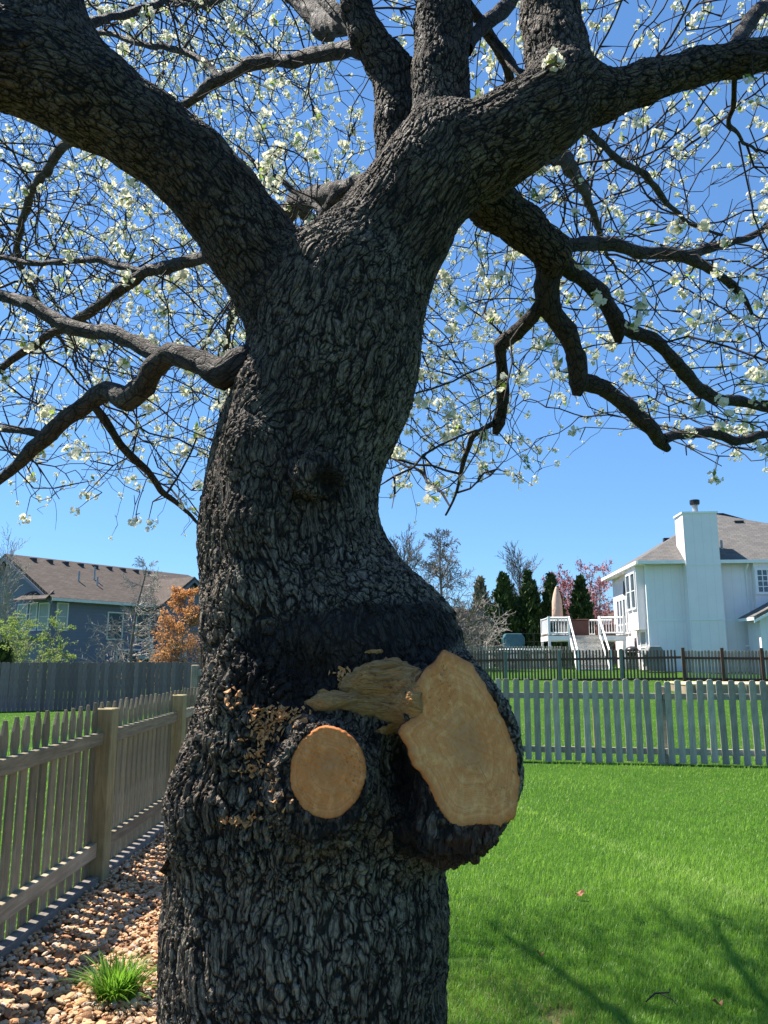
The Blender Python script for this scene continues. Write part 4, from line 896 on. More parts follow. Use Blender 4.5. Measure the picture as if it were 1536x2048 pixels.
def build_tuft():
    rs = np.random.RandomState(5); c = G(232, 2010); c = Vector((c.x, c.y, .02)); t = thing('grass_tuft', c, 'bright green tuft of arching strap leaves growing in the gravel', 'plant')
    n = 420; a = rs.rand(n) * 6.28; r = .085 * np.sqrt(rs.rand(n)); V, Q, TR, T = [], [], [], []
    for i in range(n):
        p = np.array([math.cos(a[i]) * r[i], math.sin(a[i]) * r[i] * .8, 0]); out = np.array([math.cos(a[i] + rs.randn() * .5), math.sin(a[i] + rs.randn() * .5), 0]); L = rs.uniform(.12, .24); w_ = rs.uniform(.003, .0055); ln = rs.uniform(.3, 1.1) * (.4 + r[i] / .085)
        sd = np.array([-out[1], out[0], 0]); k = len(V)
        for tt in (0, .3, .6, .85, 1):
            q = p + np.array([0, 0, 1]) * L * (tt - .38 * ln * tt * tt) + out * L * .75 * ln * tt * tt; ww = w_ * (1 - tt ** 2.2); V += [q - sd * ww, q + sd * ww, ]; T += [.2 + .6 * tt * rs.uniform(.5, 1.2)] * 2
        Q += [(k + 2 * j, k + 2 * j + 1, k + 2 * j + 3, k + 2 * j + 2) for j in range(4)]
    me = np_mesh('leaves', np.array(V), np.array(Q), [M['tuft']]); fattr(me, 'tint', np.clip(T, 0, 1)); tag(link('leaves', me, t), kind='stuff')
build_tuft()
def dry_leaf(u, v, label, s):
    p = G(u, v); rs = np.random.RandomState(int(u)); mb = MB(); n = 9
    pts = [(s * math.cos(a) * (1 + .25 * math.cos(3 * a)), .6 * s * math.sin(a), .012 * math.sin(2.3 * a) + .02) for a in np.linspace(0, 2 * math.pi, n, endpoint=False)]
    V = [(0, 0, .012)] + pts + [(x, y, z - .0015) for x, y, z in [(0, 0, .012)] + pts]; m_ = n + 1
    F = [(0, 1 + i, 1 + (i + 1) % n) for i in range(n)] + [(m_, m_ + 1 + (i + 1) % n, m_ + 1 + i) for i in range(n)] + [(1 + i, m_ + 1 + i, m_ + 1 + (i + 1) % n, 1 + (i + 1) % n) for i in range(n)]
    mb.poly(V, F); o = mb.build('fallen_leaf', M['dryleaf']); o.location = (p.x, p.y, p.z + .028); o.rotation_euler = (.2, -.15, rs.rand() * 6); tag(o, label, 'leaf', 'dry leaves on the lawn')
dry_leaf(1160, 1801, 'curled brown dry leaf lying in sunny grass', .034)
dry_leaf(1437, 2027, 'reddish dry leaf lying in the branch shadow on the lawn', .022)
dry_leaf(1080, 1926, 'small dry leaf near the worn patch of lawn', .018)
p = G(1325, 2018); mb = MB(); mb.tube([(-.09, -.06, .055), (-.03, 0, .065), (.04, .02, .06), (.06, .06, .06)], [.003, .004, .003, .002], 6); mb.tube([(.0, .01, .06), (.03, -.05, .058), (.035, -.1, .055)], [.003, .0025, .0015], 6)
o = mb.build('fallen_twig', M['branch_bark']); o.location = p; tag(o, 'small forked grey twig fallen on the lawn', 'twig')

# ================================================================== left picket fence (pointed pickets, rails on the near side)
def variants(f, n): return [f(i) for i in range(n)]
def gothic(seed, w_=.083, h_=1.2, mat='picket'):
    r_ = random.Random(seed); a = w_ / 2; k = r_.uniform(-.004, .004)
    o = [(-a, 0), (a, 0), (a, h_ - .26), (a * .62, h_ - .225), (a * .62, h_ - .205), (a * .98, h_ - .15), (a * .86, h_ - .08), (k + .010, h_ - .004), (k - .010, h_), (-a * .86, h_ - .08), (-a * .98, h_ - .15), (-a * .62, h_ - .205), (-a * .62, h_ - .225), (-a, h_ - .26)]
    return MB().prism([(x, z) for x, z in o], 'x', -.009, .009).mesh('picket', M[mat], .002)
GOTH = variants(gothic, 4)
def left_fence():
    t = thing('picket_fence', (FX, 3.7, 0), 'weathered brown fence of pointed pickets beside the gravel bed', 'fence'); rd = random.Random(3)
    posts = [3.72, 5.78, 7.78, 9.78]
    for i, y in enumerate(posts):
        mb = MB(); mb.box(-.03, .105, y - 3.7 - .07, y - 3.7 + .07, -.2, 1.185 + .015 * rd.random()); o = mb.build('post', M['post'], t, .006)
    for i in range(len(posts)):
        y0 = posts[i] - 3.7 + .07; y1 = (posts[i + 1] - 3.7 - .07) if i + 1 < len(posts) else y0 + 1.0
        for nm, z0, z1, mt in (('rail', .945, 1.035, 'rail'), ('rail', .20, .285, 'rail')): MB().box(.012, .055, y0, y1, z0 + rd.uniform(-.008, .008), z1 + rd.uniform(-.004, .004)).build(nm, M[mt], t, .003)
        MB().box(.012, .085, y0 + .01, y1 - .01, -.05, .075).build('ground_timber', M['timber'], t, .005)
    y0 = posts[0] - 3.7 - 1.2
    MB().box(.012, .055, y0, -.07, .945, 1.035).build('rail', M['rail'], t, .003); MB().box(.012, .055, y0, -.07, .20, .285).build('rail', M['rail'], t, .003); MB().box(.012, .085, y0, -.08, -.05, .075).build('ground_timber', M['timber'], t, .005)
    y = 2.6
    while y < 10.8:
        o = link('picket', GOTH[rd.randrange(4)], t, (0, y - 3.7, .03 + rd.uniform(-.012, .012))); o.rotation_euler = (rd.uniform(-.008, .008), 0, rd.uniform(-.02, .02)); y += .133
left_fence()

# ================================================================== pale picket fence across the lawn (round-cornered pickets, rails behind)
def dogear(seed, w_, h_, t_, mat):
    r_ = random.Random(seed); a = w_ / 2; c = a * r_.uniform(.45, .6)
    return MB().prism([(-a, 0), (a, 0), (a, h_ - c * 1.25), (a * .85, h_ - c * .55), (a - c, h_), (-a + c, h_), (-a * .85, h_ - c * .55), (-a, h_ - c * 1.25)], 'y', -t_ / 2, t_ / 2).mesh('picket', M[mat], .002)
def right_fence():
    A, Bp = P(1000, 1522, 1), P(1536, 1533, 1); A = G(1040, 1523); Bp = G(1536, 1533); dx = (Bp - A); dx.z = 0; dx.normalize()
    A = A - dx * 4.6; L = 11.0; t = thing('picket_fence', A, 'pale grey picket fence with round-cornered pickets across the lawn', 'fence', math.atan2(dx.y, dx.x)); rd = random.Random(8)
    DOG = variants(lambda s: dogear(s, .094, 1.19, .018, 'greypicket'), 4); k = 0; x = 0
    while x < L:
        o = link('picket', DOG[rd.randrange(4)], t, (x, rd.uniform(-.006, .006), .02 + rd.uniform(-.02, .02))); o.rotation_euler = (rd.uniform(-.015, .015), rd.uniform(-.018, .018), rd.uniform(-.06, .06)); x += .1478 + rd.uniform(-.004, .004)
    for i in range(5):
        x0 = -.6 + i * 2.44
        for z in (.14, .93): MB().box(x0 + .004, x0 + 2.436, .012, .052, z, z + .088).build('rail', M['greyrail'], t, .003)
        MB().box(x0 - .045, x0 + .045, .056, .146, -.2, 1.12).build('post', M['greyrail'], t, .005)
    c = G(1193, 1526); q = t.matrix_basis.inverted() @ Vector((c.x, c.y, 0)); o = MB().box(q.x - .016, q.x + .016, .014, .04, -.05, 1.02).build('stake', M['newwood'], t, .002); o['label'] = 'thin fresh yellow wood stake between two pickets'
    # corner post and brown gate boards beyond the trunk's left edge
    g = P(388, 1395, 11.8); gt = thing('gate_panel', (g.x, 11.8, 0), 'short fence end with pale post and reddish brown boards beside the tree trunk', 'fence')
    MB().box(-.05, .05, -.05, .05, 0, 1.43).build('post', M['tanpicket'], gt, .01)
    for z in (.55, .98, 1.27): MB().box(.052, .9, -.045, -.01, z, z + .09).build('rail', M['greyrail'], gt, .003)
    for i in range(6): MB().box(.07 + i * .14, .20 + i * .14, -.008, .012, .1, 1.62).build('board', M['brownpicket'], gt, .002)
right_fence()

# ================================================================== tall dark privacy fence at the back left
def privacy():
    a, b = P(-130, 1430, 25.5), P(420, 1402, 29.0); d = Vector((b.x - a.x, b.y - a.y, 0)); L = d.length; d.normalize(); rd = random.Random(2)
    t = thing('privacy_fence', (a.x, a.y, float(gz(a.x, a.y))), 'tall weathered dark grey board privacy fence behind the left lawn', 'fence', math.atan2(d.y, d.x))
    DOG = variants(lambda s: dogear(s, .137, 1.62, .018, 'privacy'), 4); n = int(L / .142)
    for i in range(n):
        o = link('board', DOG[rd.randrange(4)], t, (i * .142, 0, rd.uniform(-.015, .015) - .02)); o.rotation_euler = (0, rd.uniform(-.006, .006), 0)
    for z in (.3, .9, 1.4): MB().box(0, L, .012, .05, z, z + .09).build('rail', M['privacy'], t)
privacy()

# ================================================================== brown stained picket fence in front of the white house
def brown_fence():
    rd = random.Random(4); Y0 = 31.0
    def seg(u0, u1, Y0, Y1, h_, mat, railmat, postus, label, name, sp, w_, posth=.12, postmat='greenpost'):
        a, b = P(u0, 1355, Y0), P(u1, 1360, Y1); d = Vector((b.x - a.x, b.y - a.y, 0)); L = d.length; d.normalize(); z0 = float(gz(a.x, a.y))
        t = thing(name, (a.x, a.y, z0), label, 'fence', math.atan2(d.y, d.x)); DOG = variants(lambda s: dogear(s, w_, h_, .016, mat), 3); n = int(L / sp)
        for i in range(n):
            o = link('picket', DOG[rd.randrange(3)], t, (i * sp, 0, rd.uniform(-.02, .02) + float(gz(a.x + d.x * i * sp, a.y + d.y * i * sp)) - z0 + .03))
        zz = float(gz(b.x, b.y)) - z0
        for z in (.07, h_ - .30): MB().poly([(0, -.06, z), (L, -.06, z + zz), (L, -.02, z + zz), (0, -.02, z), (0, -.06, z + .09), (L, -.06, z + zz + .09), (L, -.02, z + zz + .09), (0, -.02, z + .09)], [(0, 3, 2, 1), (4, 5, 6, 7), (0, 1, 5, 4), (1, 2, 6, 5), (2, 3, 7, 6), (3, 0, 4, 7)]).build('rail', M[railmat], t)
        for pu in postus:
            f = (pu - u0) / (u1 - u0); x = f * L; MB().box(x - .06, x + .06, -.18, -.065, -.2, h_ + posth + zz * f).build('post', M[postmat], t, .01)
    seg(890, 1366, 33.0, 30.5, 1.18, 'brownpicket', 'brownrail', [912, 1020, 1130, 1252], 'thin brown stained picket fence with dull green posts before the white house', 'picket_fence', .128, .07)
    seg(1368, 1640, 30.4, 29.0, 1.16, 'tanpicket', 'brownrail', [1369, 1450, 1530], 'tan boarded picket fence behind the low tan platform', 'picket_fence', .118, .092, .14, 'brownrail')
    seg(880, 1150, 41.0, 41.0, 1.15, 'greypicket', 'greyrail', [], 'distant grey picket fence in front of the dark evergreens', 'picket_fence', .14, .085)
brown_fence()
# low tan timber platform
c = P(1372, 1386, 24.5); z0 = float(gz(c.x + 2, c.y)); t = thing('timber_platform', (c.x, c.y, z0), 'low tan timber platform on the grass behind the pale picket fence', 'platform', R(-4))
for i in range(7): MB().box(0, 5.2, i * .33, i * .33 + .322, .30, .34).build('plank', M['tan_slab'], t, .004)
MB().box(.02, 5.18, .02, .06, -.2, .295).build('side_board', M['tan_dark'], t); MB().box(.02, .06, .07, 2.25, -.2, .295).build('side_board', M['tan_dark'], t)
for i in range(4): MB().box(.3 + i * 1.5, .42 + i * 1.5, -.05, .015, -.2, .296).build('leg', M['tan_dark'], t)
# ================================================================== buildings
def roof_part(name, verts, faces, mat, parent, thick=.12):
    """roof slopes as one thick shell; stores metres along/up the slope for the shingle courses"""
    me = bpy.data.meshes.new(name); V = [Vector(v) for v in verts]; vv, ff, uv = [], [], []
    for f in faces:
        p = [V[i] for i in f]; n = (p[1] - p[0]).cross(p[2] - p[0]).normalized()
        if n.z < 0: p = p[::-1]; n = -n
        a = Vector((-n.y, n.x, 0)); a = a.normalized() if a.length > 1e-4 else Vector((1, 0, 0)); b = n.cross(a); k = len(vv); m_ = len(p)
        for q in p: vv.append(q); uv.append((q.dot(a), q.dot(b), 0))
        for q in p: vv.append(q - Vector((0, 0, thick))); uv.append((q.dot(a), q.dot(b), 0))
        ff.append(tuple(range(k, k + m_))); ff.append(tuple(range(k + m_, k + 2 * m_))[::-1]); ff += [(k + i, k + m_ + i, k + m_ + (i + 1) % m_, k + (i + 1) % m_) for i in range(m_)]
    me.from_pydata([tuple(v) for v in vv], [], ff); me.materials.append(mat); vattr(me, 'suv', [c for u in uv for c in u]); return link(name, me, parent)
def window(parent, axis, c0, c1, z0, z1, face, out, grid=(1, 2), glass='glass', trim='white_trim', t=.09, depth=.06, d2=None):
    """axis 'x': wall faces -y at y=face; axis 'y': wall faces -x (out<0) or +x at x=face"""
    def bx(mb, a0, a1, zz0, zz1, d0, d1):
        lo_, hi_ = sorted((face + out * d0, face + out * d1))
        return mb.box(a0, a1, lo_, hi_, zz0, zz1) if axis == 'x' else mb.box(lo_, hi_, a0, a1, zz0, zz1)
    f = MB(); bx(f, c0 - t, c0, z0 - t, z1 + t, .004, depth); bx(f, c1, c1 + t, z0 - t, z1 + t, .004, depth); bx(f, c0, c1, z1, z1 + t, .004, depth); bx(f, c0, c1, z0 - t, z0, .004, depth + .02)
    w_ = f.build('window', M[trim], parent); g = MB(); bx(g, c0, c1, z0, z1, .004, .018); g.build('pane', M[glass], w_)
    nx, nz = grid; mb = MB()
    for i in range(1, nx): x = c0 + (c1 - c0) * i / nx; bx(mb, x - .02, x + .02, z0, z1, .019, .036)
    for i in range(1, nz): z = z0 + (z1 - z0) * i / nz; bx(mb, c0, c1, z - .02, z + .02, .019, .040)
    if mb.V: mb.build('muntins', M[trim], w_)
    return w_
def white_house():
    o = P(1303, 1340, 38.0); zg = float(gz(o.x + 3, o.y + 2)); t = thing('white_house', (o.x, o.y, zg), 'white two-storey house with grey shingle roof and a tall boxed chimney', 'house', R(-5.0))
    W = M['white_siding']; Wt = M['white_trim']; EV = 5.25
    MB().box(0, 5.0, 0, 8.0, -.6, EV).build('wall', W, t); MB().box(5.0, 14, -.35, 8.0, -.6, EV).build('wall', W, t)
    # corner boards and band boards
    MB().box(-.03, .12, -.03, .1, -.5, EV - .05).build('corner_board', Wt, t)
    for z in (2.35,): MB().box(.13, 4.98, -.02, -.002, z, z + .09).build('band_board', Wt, t); MB().box(-.02, -.002, .12, 7.98, z, z + .09).build('band_board', Wt, t)
    roof_part('roof', [(-.5, -.5, EV), (14.5, -.5, EV), (14.5, 8.5, EV), (-.5, 8.5, EV), (4.6, 4, 8.35), (5.3, 4, 8.35), (7.2, 4, 7.75), (10.5, 4, 7.75)], [(0, 1, 7, 6, 5, 4), (1, 2, 7), (2, 3, 4, 5, 6, 7), (3, 0, 4)], M['grey_shingle'], t)
    MB().box(-.5, 14.5, -.56, -.505, EV - .16, EV + .0).build('gutter', Wt, t); MB().box(-.56, -.505, -.5, 8.5, EV - .16, EV).build('gutter', Wt, t)
    MB().box(-.48, 14.4, -.48, -.36, EV - .15, EV - .125).build('soffit', Wt, t); MB().box(-.48, -.04, -.48, 8.4, EV - .15, EV - .125).build('soffit', Wt, t)
    ch = MB().box(1.78, 3.40, -.62, -.005, -.6, 7.55).build('chimney', W, t); MB().box(1.73, 3.45, -.67, .8, 7.53, 7.62).build('chimney_cap', Wt, ch); MB().box(1.79, 3.39, -.004, .75, 4.8, 7.53).build('chimney_back', W, ch)
    for z in (2.35, 5.0): MB().box(1.77, 3.41, -.645, -.622, z, z + .08).build('band_board', Wt, ch)
    MB().tube([(2.5, -.3, 7.6), (2.5, -.3, 8.05)], .13, 12).build('flue', M['metal'], ch); MB().tube([(2.5, -.3, 8.0), (2.5, -.3, 8.08), (2.5, -.3, 8.24), (2.5, -.3, 8.26)], [.2, .24, .24, .2], 12).build('flue_cap', M['black'], ch)
    window(t, 'x', 5.0 + .15, 5.0 + 1.55, 3.7, 4.75, -.35, -1, (6, 4), t=.12)
    MB().tube([(4.75, -.42, EV - .2), (4.75, -.06, EV - .5), (4.75, -.06, 2.4)], .045, 8).build('downspout', Wt, t)
    MB().box(5.35, 5.75, -.42, -.352, -.1, 1.75).build('door', M['white_trim'], t)
    MB().tube([(4.35, -.35, 1.15), (4.75, -.35, 1.15), (4.9, -.35, .2), (4.95, -.35, -.4)], .05, 8).build('drain_pipe', M['white_trim'], t)
    # low roof over the right-hand entrance
    roof_part('porch_roof', [(4.1, -2.3, 2.45), (4.1, -.36, 2.45), (7.6, -.36, 4.3), (7.6, -2.3, 4.3), (11.1, -.36, 2.45), (11.1, -2.3, 2.45)], [(0, 1, 2, 3), (3, 2, 4, 5)], M['grey_shingle'], t)
    MB().prism([(4.5, -.6), (10.7, -.6), (10.7, 2.45), (7.6, 4.1), (4.5, 2.45)], 'y', -1.9, -.36).build('porch_wall', W, t); MB().box(4.08, 4.14, -2.32, -.36, 2.28, 2.42).build('gutter', Wt, t)
    MB().prism([(4.1, 2.28), (7.6, 4.13), (11.1, 2.28), (11.1, 2.16), (7.6, 4.0), (4.1, 2.16)], 'y', -2.34, -2.31).build('rake_board', Wt, t)
    # sunny left side: bay, paired windows, glazed doors
    MB().box(-.4, -.005, .35, 2.6, 1.95, EV - .14).build('bay', W, t)
    for a in (.55, 1.6): window(t, 'y', a, a + .75, 3.05, 4.75, -.4, -1, (1, 2))
    window(t, 'y', .55, 1.6, .35, 1.85, 0, -1, (1, 2), 'blind'); window(t, 'y', 2.9, 3.4, 2.5, 4.5, 0, -1, (1, 1))
    MB().box(-.06, -.004, 2.75, 3.0, .1, 1.6).build('shutter', M['glass'], t)
    for a in (3.9, 4.7, 5.5, 6.3): window(t, 'y', a, a + .5, 1.95, 3.75, 0, -1, (1, 1))
    MB().prism([(4.6, 4.0), (5.1, 4.0), (4.85, 4.75)], 'x', -.05, -.004).build('louvre', M['black'], t)
    for i, (x, y, z) in enumerate([(5.5, 2.9, 7.6), (8.6, 3.0, 7.2), (10.5, 3.0, 7.2)]): MB().box(x, x + .45, y, y + .45, z - .2, z + .14).build('roof_vent', M['black'], t)
    MB().tube([(3.9, .5, 5.7), (3.9, .5, 6.35)], .06, 8).build('vent_pipe', M['metal'], t); MB().box(2.0, 2.3, 3.7, 4.0, 6.6, 6.98).build('roof_vent', M['black'], t)
    # deck on the sunny side
    d = thing('wooden_deck', t.matrix_basis @ Vector((-.45, 0, 0)), 'raised white deck with railings and stairs against the white house', 'deck', R(-5.0)); X0, X1, Y0, Y1, ZD = -4.05, -.02, 2.9, 6.4, 1.75
    MB().box(X0, X1, Y0, Y1, ZD - .28, ZD - .03).build('fascia', Wt, d)
    for i in range(24): MB().box(X0, X1, Y0 + i * .146, Y0 + i * .146 + .138, ZD - .028, ZD).build('deck_board', M['tanpicket'], d)
    for (x, y) in ((X0 + .08, Y0 + .08), (X0 + 1.1, Y0 + .08), (-1.35, Y0 + .08), (-.1, Y0 + .08), (X0 + .08, Y1 - .08)):
        MB().box(x - .06, x + .06, y - .06, y + .06, -.5, ZD + 1.0).build('post', Wt, d)
    def rail_run(x0, y0, x1, y1):
        L = math.hypot(x1 - x0, y1 - y0); n = max(2, int(L / .14))
        for z in (ZD + .12, ZD + .92): MB().tube([(x0, y0, z), (x1, y1, z)], .05, 4).build('railing', Wt, d)
        for i in range(1, n): f = i / n; MB().tube([(x0 + (x1 - x0) * f, y0 + (y1 - y0) * f, ZD + .12), (x0 + (x1 - x0) * f, y0 + (y1 - y0) * f, ZD + .92)], .018, 4).build('baluster', Wt, d)
    rail_run(X0 + .14, Y0 + .08, X0 + 1.04, Y0 + .08); rail_run(-1.29, Y0 + .08, -.16, Y0 + .08); rail_run(X0 + .08, Y0 + .14, X0 + .08, Y1 - .14); rail_run(X0 + .14, Y1 - .08, X1, Y1 - .08)
    sx0, sx1, ns = X0 + 1.18, -1.42, 8
    for i in range(ns):
        z = ZD - (i + 1) * (ZD + .15) / (ns + 1); y = Y0 - i * .29
        MB().box(sx0, sx1, y - .31, y - .004, z - .045, z).build('tread', Wt, d); MB().box(sx0 + .01, sx1 - .01, y - .03, y - .006, z, z + .2).build('riser', M['greyrail'], d)
    for x in (sx0 - .05, sx1 + .05):
        MB().poly([(x - .03, Y0 - .01, ZD - .3), (x + .03, Y0 - .01, ZD - .3), (x + .03, Y0 - .01, ZD), (x - .03, Y0 - .01, ZD), (x - .03, Y0 - 2.5, -.5), (x + .03, Y0 - 2.5, -.5), (x + .03, Y0 - 2.5, -.1), (x - .03, Y0 - 2.5, -.1)], [(0, 1, 2, 3), (7, 6, 5, 4), (0, 4, 5, 1), (1, 5, 6, 2), (2, 6, 7, 3), (3, 7, 4, 0)]).build('stringer', Wt, d)
        MB().tube([(x, Y0, ZD + .95), (x, Y0 - 2.4, .9)], .055, 4).build('railing', Wt, d); MB().box(x - .06, x + .06, Y0 - 2.5, Y0 - 2.38, -.5, 1.0).build('post', Wt, d)
    MW = d.matrix_basis
    # things on and under the deck
    b = thing('hot_tub', MW @ Vector((-2.1, 5.2, ZD)), 'dark brown square cabinet standing on the white deck', 'cabinet', R(-5.0)); MB().box(-.5, .5, -.5, .5, .03, .85).build('cabinet', M['brown_box'], b, .03); MB().box(-.54, .54, -.54, .54, .85, .92).build('lid', M['brown_box'], b, .02)
    b = thing('storage_bench', MW @ Vector((-.75, 4.6, ZD)), 'small brown storage bench beside the glazed doors on the deck', 'bench', R(-5.0)); MB().box(-.5, .5, -.3, .3, .02, .55).build('box', M['brown_box'], b, .02); MB().box(-.53, .53, -.33, .33, .55, .61).build('lid', M['brown_box'], b, .01)
    ub = thing('patio_umbrella', MW @ Vector((-3.25, 4.9, ZD)), 'closed peach patio umbrella standing on the deck corner', 'umbrella', R(-5.0))
    MB().tube([(0, 0, 0), (0, 0, 2.75)], .03, 8).build('pole', M['metal'], ub); mb = MB(); prof = [(.95, .21), (1.05, .27), (1.4, .25), (1.9, .24), (2.3, .17), (2.65, .07), (2.75, .02)]
    n = 20; base = 0; V = []; Fc = []
    for z, r in prof:
        for k in range(n): a = 2 * math.pi * k / n; rr = r * (1 + .16 * math.cos(5 * a * 2)); V.append((rr * math.cos(a), rr * math.sin(a), z))
    for i in range(len(prof) - 1):
        for k in range(n): Fc.append((i * n + k, i * n + (k + 1) % n, (i + 1) * n + (k + 1) % n, (i + 1) * n + k))
    Fc.append(tuple(range(n))); Fc.append(tuple(range((len(prof) - 1) * n, len(prof) * n))[::-1]); mb.poly(V, Fc).build('canopy', M['peach'], ub, smooth=True); MB().tube([(0, 0, 1.42), (0, 0, 1.5)], .275, 16).build('tie_strap', M['peach'], ub)
    MB().tube([(0, 0, 0), (0, 0, .08)], .25, 16).build('base', M['black'], ub)
    tb = thing('patio_table', MW @ Vector((-3.25, 4.9, ZD)), 'round glass patio table under the closed peach umbrella', 'table'); MB().tube([(0, 0, .7), (0, 0, .74)], .55, 20).build('tabletop', M['glass'], tb)
    for a in (0, 1.57, 3.14, 4.71): MB().tube([(.4 * math.cos(a), .4 * math.sin(a), 0), (.42 * math.cos(a), .42 * math.sin(a), .7)], .02, 6).build('leg', M['black'], tb)
    g = thing('kettle_grill', MW @ Vector((-.35, .3, 0)), 'black kettle barbecue grill beside the deck stairs', 'grill')
    def dome(z0, r, up, m_, nm):
        mb = MB(); nn = 16; V, Fc = [], []
        for i in range(5):
            an = i / 4 * math.pi / 2 * .92
            for k in range(nn): a = 2 * math.pi * k / nn; V.append((r * math.cos(an) * math.cos(a), r * math.cos(an) * math.sin(a), z0 + up * r * .75 * math.sin(an)))
        for i in range(4):
            for k in range(nn): Fc.append((i * nn + k, i * nn + (k + 1) % nn, (i + 1) * nn + (k + 1) % nn, (i + 1) * nn + k))
        Fc += [tuple(range(nn)), tuple(range(4 * nn, 5 * nn))]; mb.poly(V, Fc).build(nm, m_, g, smooth=True)
    dome(.90, .34, 1, M['black'], 'lid'); dome(.885, .34, -1, M['black'], 'bowl')
    for a in (.5, 2.6, 4.7): MB().tube([(.15 * math.cos(a), .15 * math.sin(a), .65), (.32 * math.cos(a), .32 * math.sin(a), -.1)], .018, 6).build('leg', M['metal'], g)
    MB().tube([(-.08, 0, 1.16), (-.08, 0, 1.21), (.08, 0, 1.21), (.08, 0, 1.16)], .012, 6).build('handle', M['white_trim'], g)
    g = thing('covered_grill', MW @ Vector((.42, -.75, 0)), 'grey fabric covered grill cart at the corner of the white house', 'grill'); MB().prism([(-.45, .0), (.45, .0), (.42, .85), (.25, 1.15), (-.25, 1.15), (-.42, .85)], 'y', -.28, .28).build('cover', M['grey_cloth'], g, .03); MB().box(-.75, -.46, -.22, .22, .78, .82).build('side_shelf', M['white_trim'], g); MB().tube([(-.7, -.2, .78), (-.7, -.2, -.1)], .02, 6).build('leg', M['metal'], g)
white_house()

def blue_house():
    a = P(10, 1107, 45.0); t = thing('blue_house', (a.x, a.y, -.35), 'slate blue house with brown shingle roof behind the dark privacy fence', 'house', math.atan2(-.53, .85)); S = M['blue_siding']; RZ, EZ, HW = a.z + .35, 5.15, 4.75
    MB().prism([(-4.25, -.3), (4.25, -.3), (4.25, EZ), (0, RZ - .35), (-4.25, EZ)], 'y', .45, 17).build('wall', S, t)
    roof_part('roof', [(-HW, 0, EZ - .1), (0, 0, RZ), (HW, 0, EZ - .1), (HW, 10.2, EZ - .1), (0, 10.2, RZ), (-HW, 17.5, EZ - .1), (0, 14.5, RZ), (HW, 17.5, EZ - .1)], [(0, 1, 6, 5), (1, 2, 7, 6), (5, 6, 7)], M['brown_shingle'], t, .16)
    MB().box(HW - .02, HW + .08, 0, 8.1, EZ - .28, EZ - .12).build('gutter', M['grey_trim'], t)
    MB().prism([(-HW, EZ - .32), (0, RZ - .20), (HW, EZ - .32), (HW, EZ - .50), (0, RZ - .40), (-HW, EZ - .50)], 'y', -.03, .02).build('rake_board', S, t)
    # windows: three in the gable wall, one round the corner
    z0, z1 = 3.35, 4.75
    for x0, x1 in ((1.15, 1.95), (2.3, 2.85), (3.15, 3.95)): window(t, 'x', x0, x1, z0, z1, .45, -1, (1, 2), 'blind', 'grey_trim', .08)
    window(t, 'y', .75, 1.35, z0, z1, 4.25, 1, (1, 2), 'blind', 'grey_trim', .08)
    roof_part('bay_roof', [(1.7, -.35, 4.98), (4.7, -.35, 4.98), (4.25, .44, 5.5), (2.1, .44, 5.5)], [(0, 1, 2, 3)], M['brown_shingle'], t, .08)
    MB().box(.8, 4.2, .05, .44, 2.9, 3.1).build('bay_sill', S, t)
    for y0 in (4.2, 6.3): window(t, 'y', y0, y0 + 1.0, 2.9, 4.4, 4.25, 1, (1, 2), 'glass', 'grey_trim', .08)
    window(t, 'y', 5.0, 6.6, .2, 2.2, 4.25, 1, (2, 1), 'glass', 'grey_trim', .1)
    # cross wing on the right
    wx, wy, wz = 5.3, 10.0, 7.0
    MB().prism([(wy - 2.4, -.3), (wy + 2.4, -.3), (wy + 2.4, EZ), (wy, wz - .3), (wy - 2.4, EZ)], 'x', 4.0, wx - .4).build('wing_wall', S, t)
    roof_part('wing_roof', [(0, wy - 2.8, EZ - .2), (wx, wy - 2.8, EZ - .2), (wx, wy, wz), (0, wy, wz), (wx, wy + 2.8, EZ - .2), (0, wy + 2.8, EZ - .2)], [(0, 1, 2, 3), (3, 2, 4, 5)], M['brown_shingle'], t, .14)
    MB().prism([(wy - 2.8, EZ - .40), (wy, wz - .18), (wy + 2.8, EZ - .40), (wy + 2.8, EZ - .56), (wy, wz - .36), (wy - 2.8, EZ - .56)], 'x', wx - .02, wx + .03).build('rake_board', S, t)
    for i in range(9): y = 1.4 + i * 1.1; MB().box(.28, .62, y, y + .28, RZ - .42, RZ - .14).build('roof_vent', M['black'], t)
    for (x, y, h_) in ((2.2, 4.6, .8), (2.9, 4.3, .5), (2.6, 3.2, .6)):
        z = RZ - (RZ - EZ + .1) * x / HW; MB().tube([(x, y, z - .2), (x, y, z + h_)], .06, 8).build('vent_pipe', M['metal'], t)
    # grey porch at the back
    MB().box(4.3, 5.6, 6.4, 9.4, 1.7, 1.9).build('porch_floor', M['grey_trim'], t)
    for y in (6.5, 7.9, 9.3): MB().box(5.4, 5.55, y - .07, y + .07, -.3, 3.0).build('porch_post', M['grey_trim'], t)
    t2 = thing('distant_house', (a.x + 13.5, a.y + 18, -.35), 'farther house roof ridge rising behind the slate blue house', 'house', math.atan2(-.53, .85)); MB().prism([(-4, -.3), (4, -.3), (4, 5.6), (0, 8.0), (-4, 5.6)], 'y', .4, 12).build('wall', S, t2)
    roof_part('roof', [(-4.5, 0, 5.5), (0, 0, 8.45), (4.5, 0, 5.5), (-4.5, 12.4, 5.5), (0, 12.4, 8.45), (4.5, 12.4, 5.5)], [(0, 1, 4, 3), (1, 2, 5, 4)], M['brown_shingle'], t2)
    window(t2, 'x', 1.0, 2.0, 2.6, 4.0, .4, -1, (1, 2), 'glass', 'grey_trim')
blue_house()
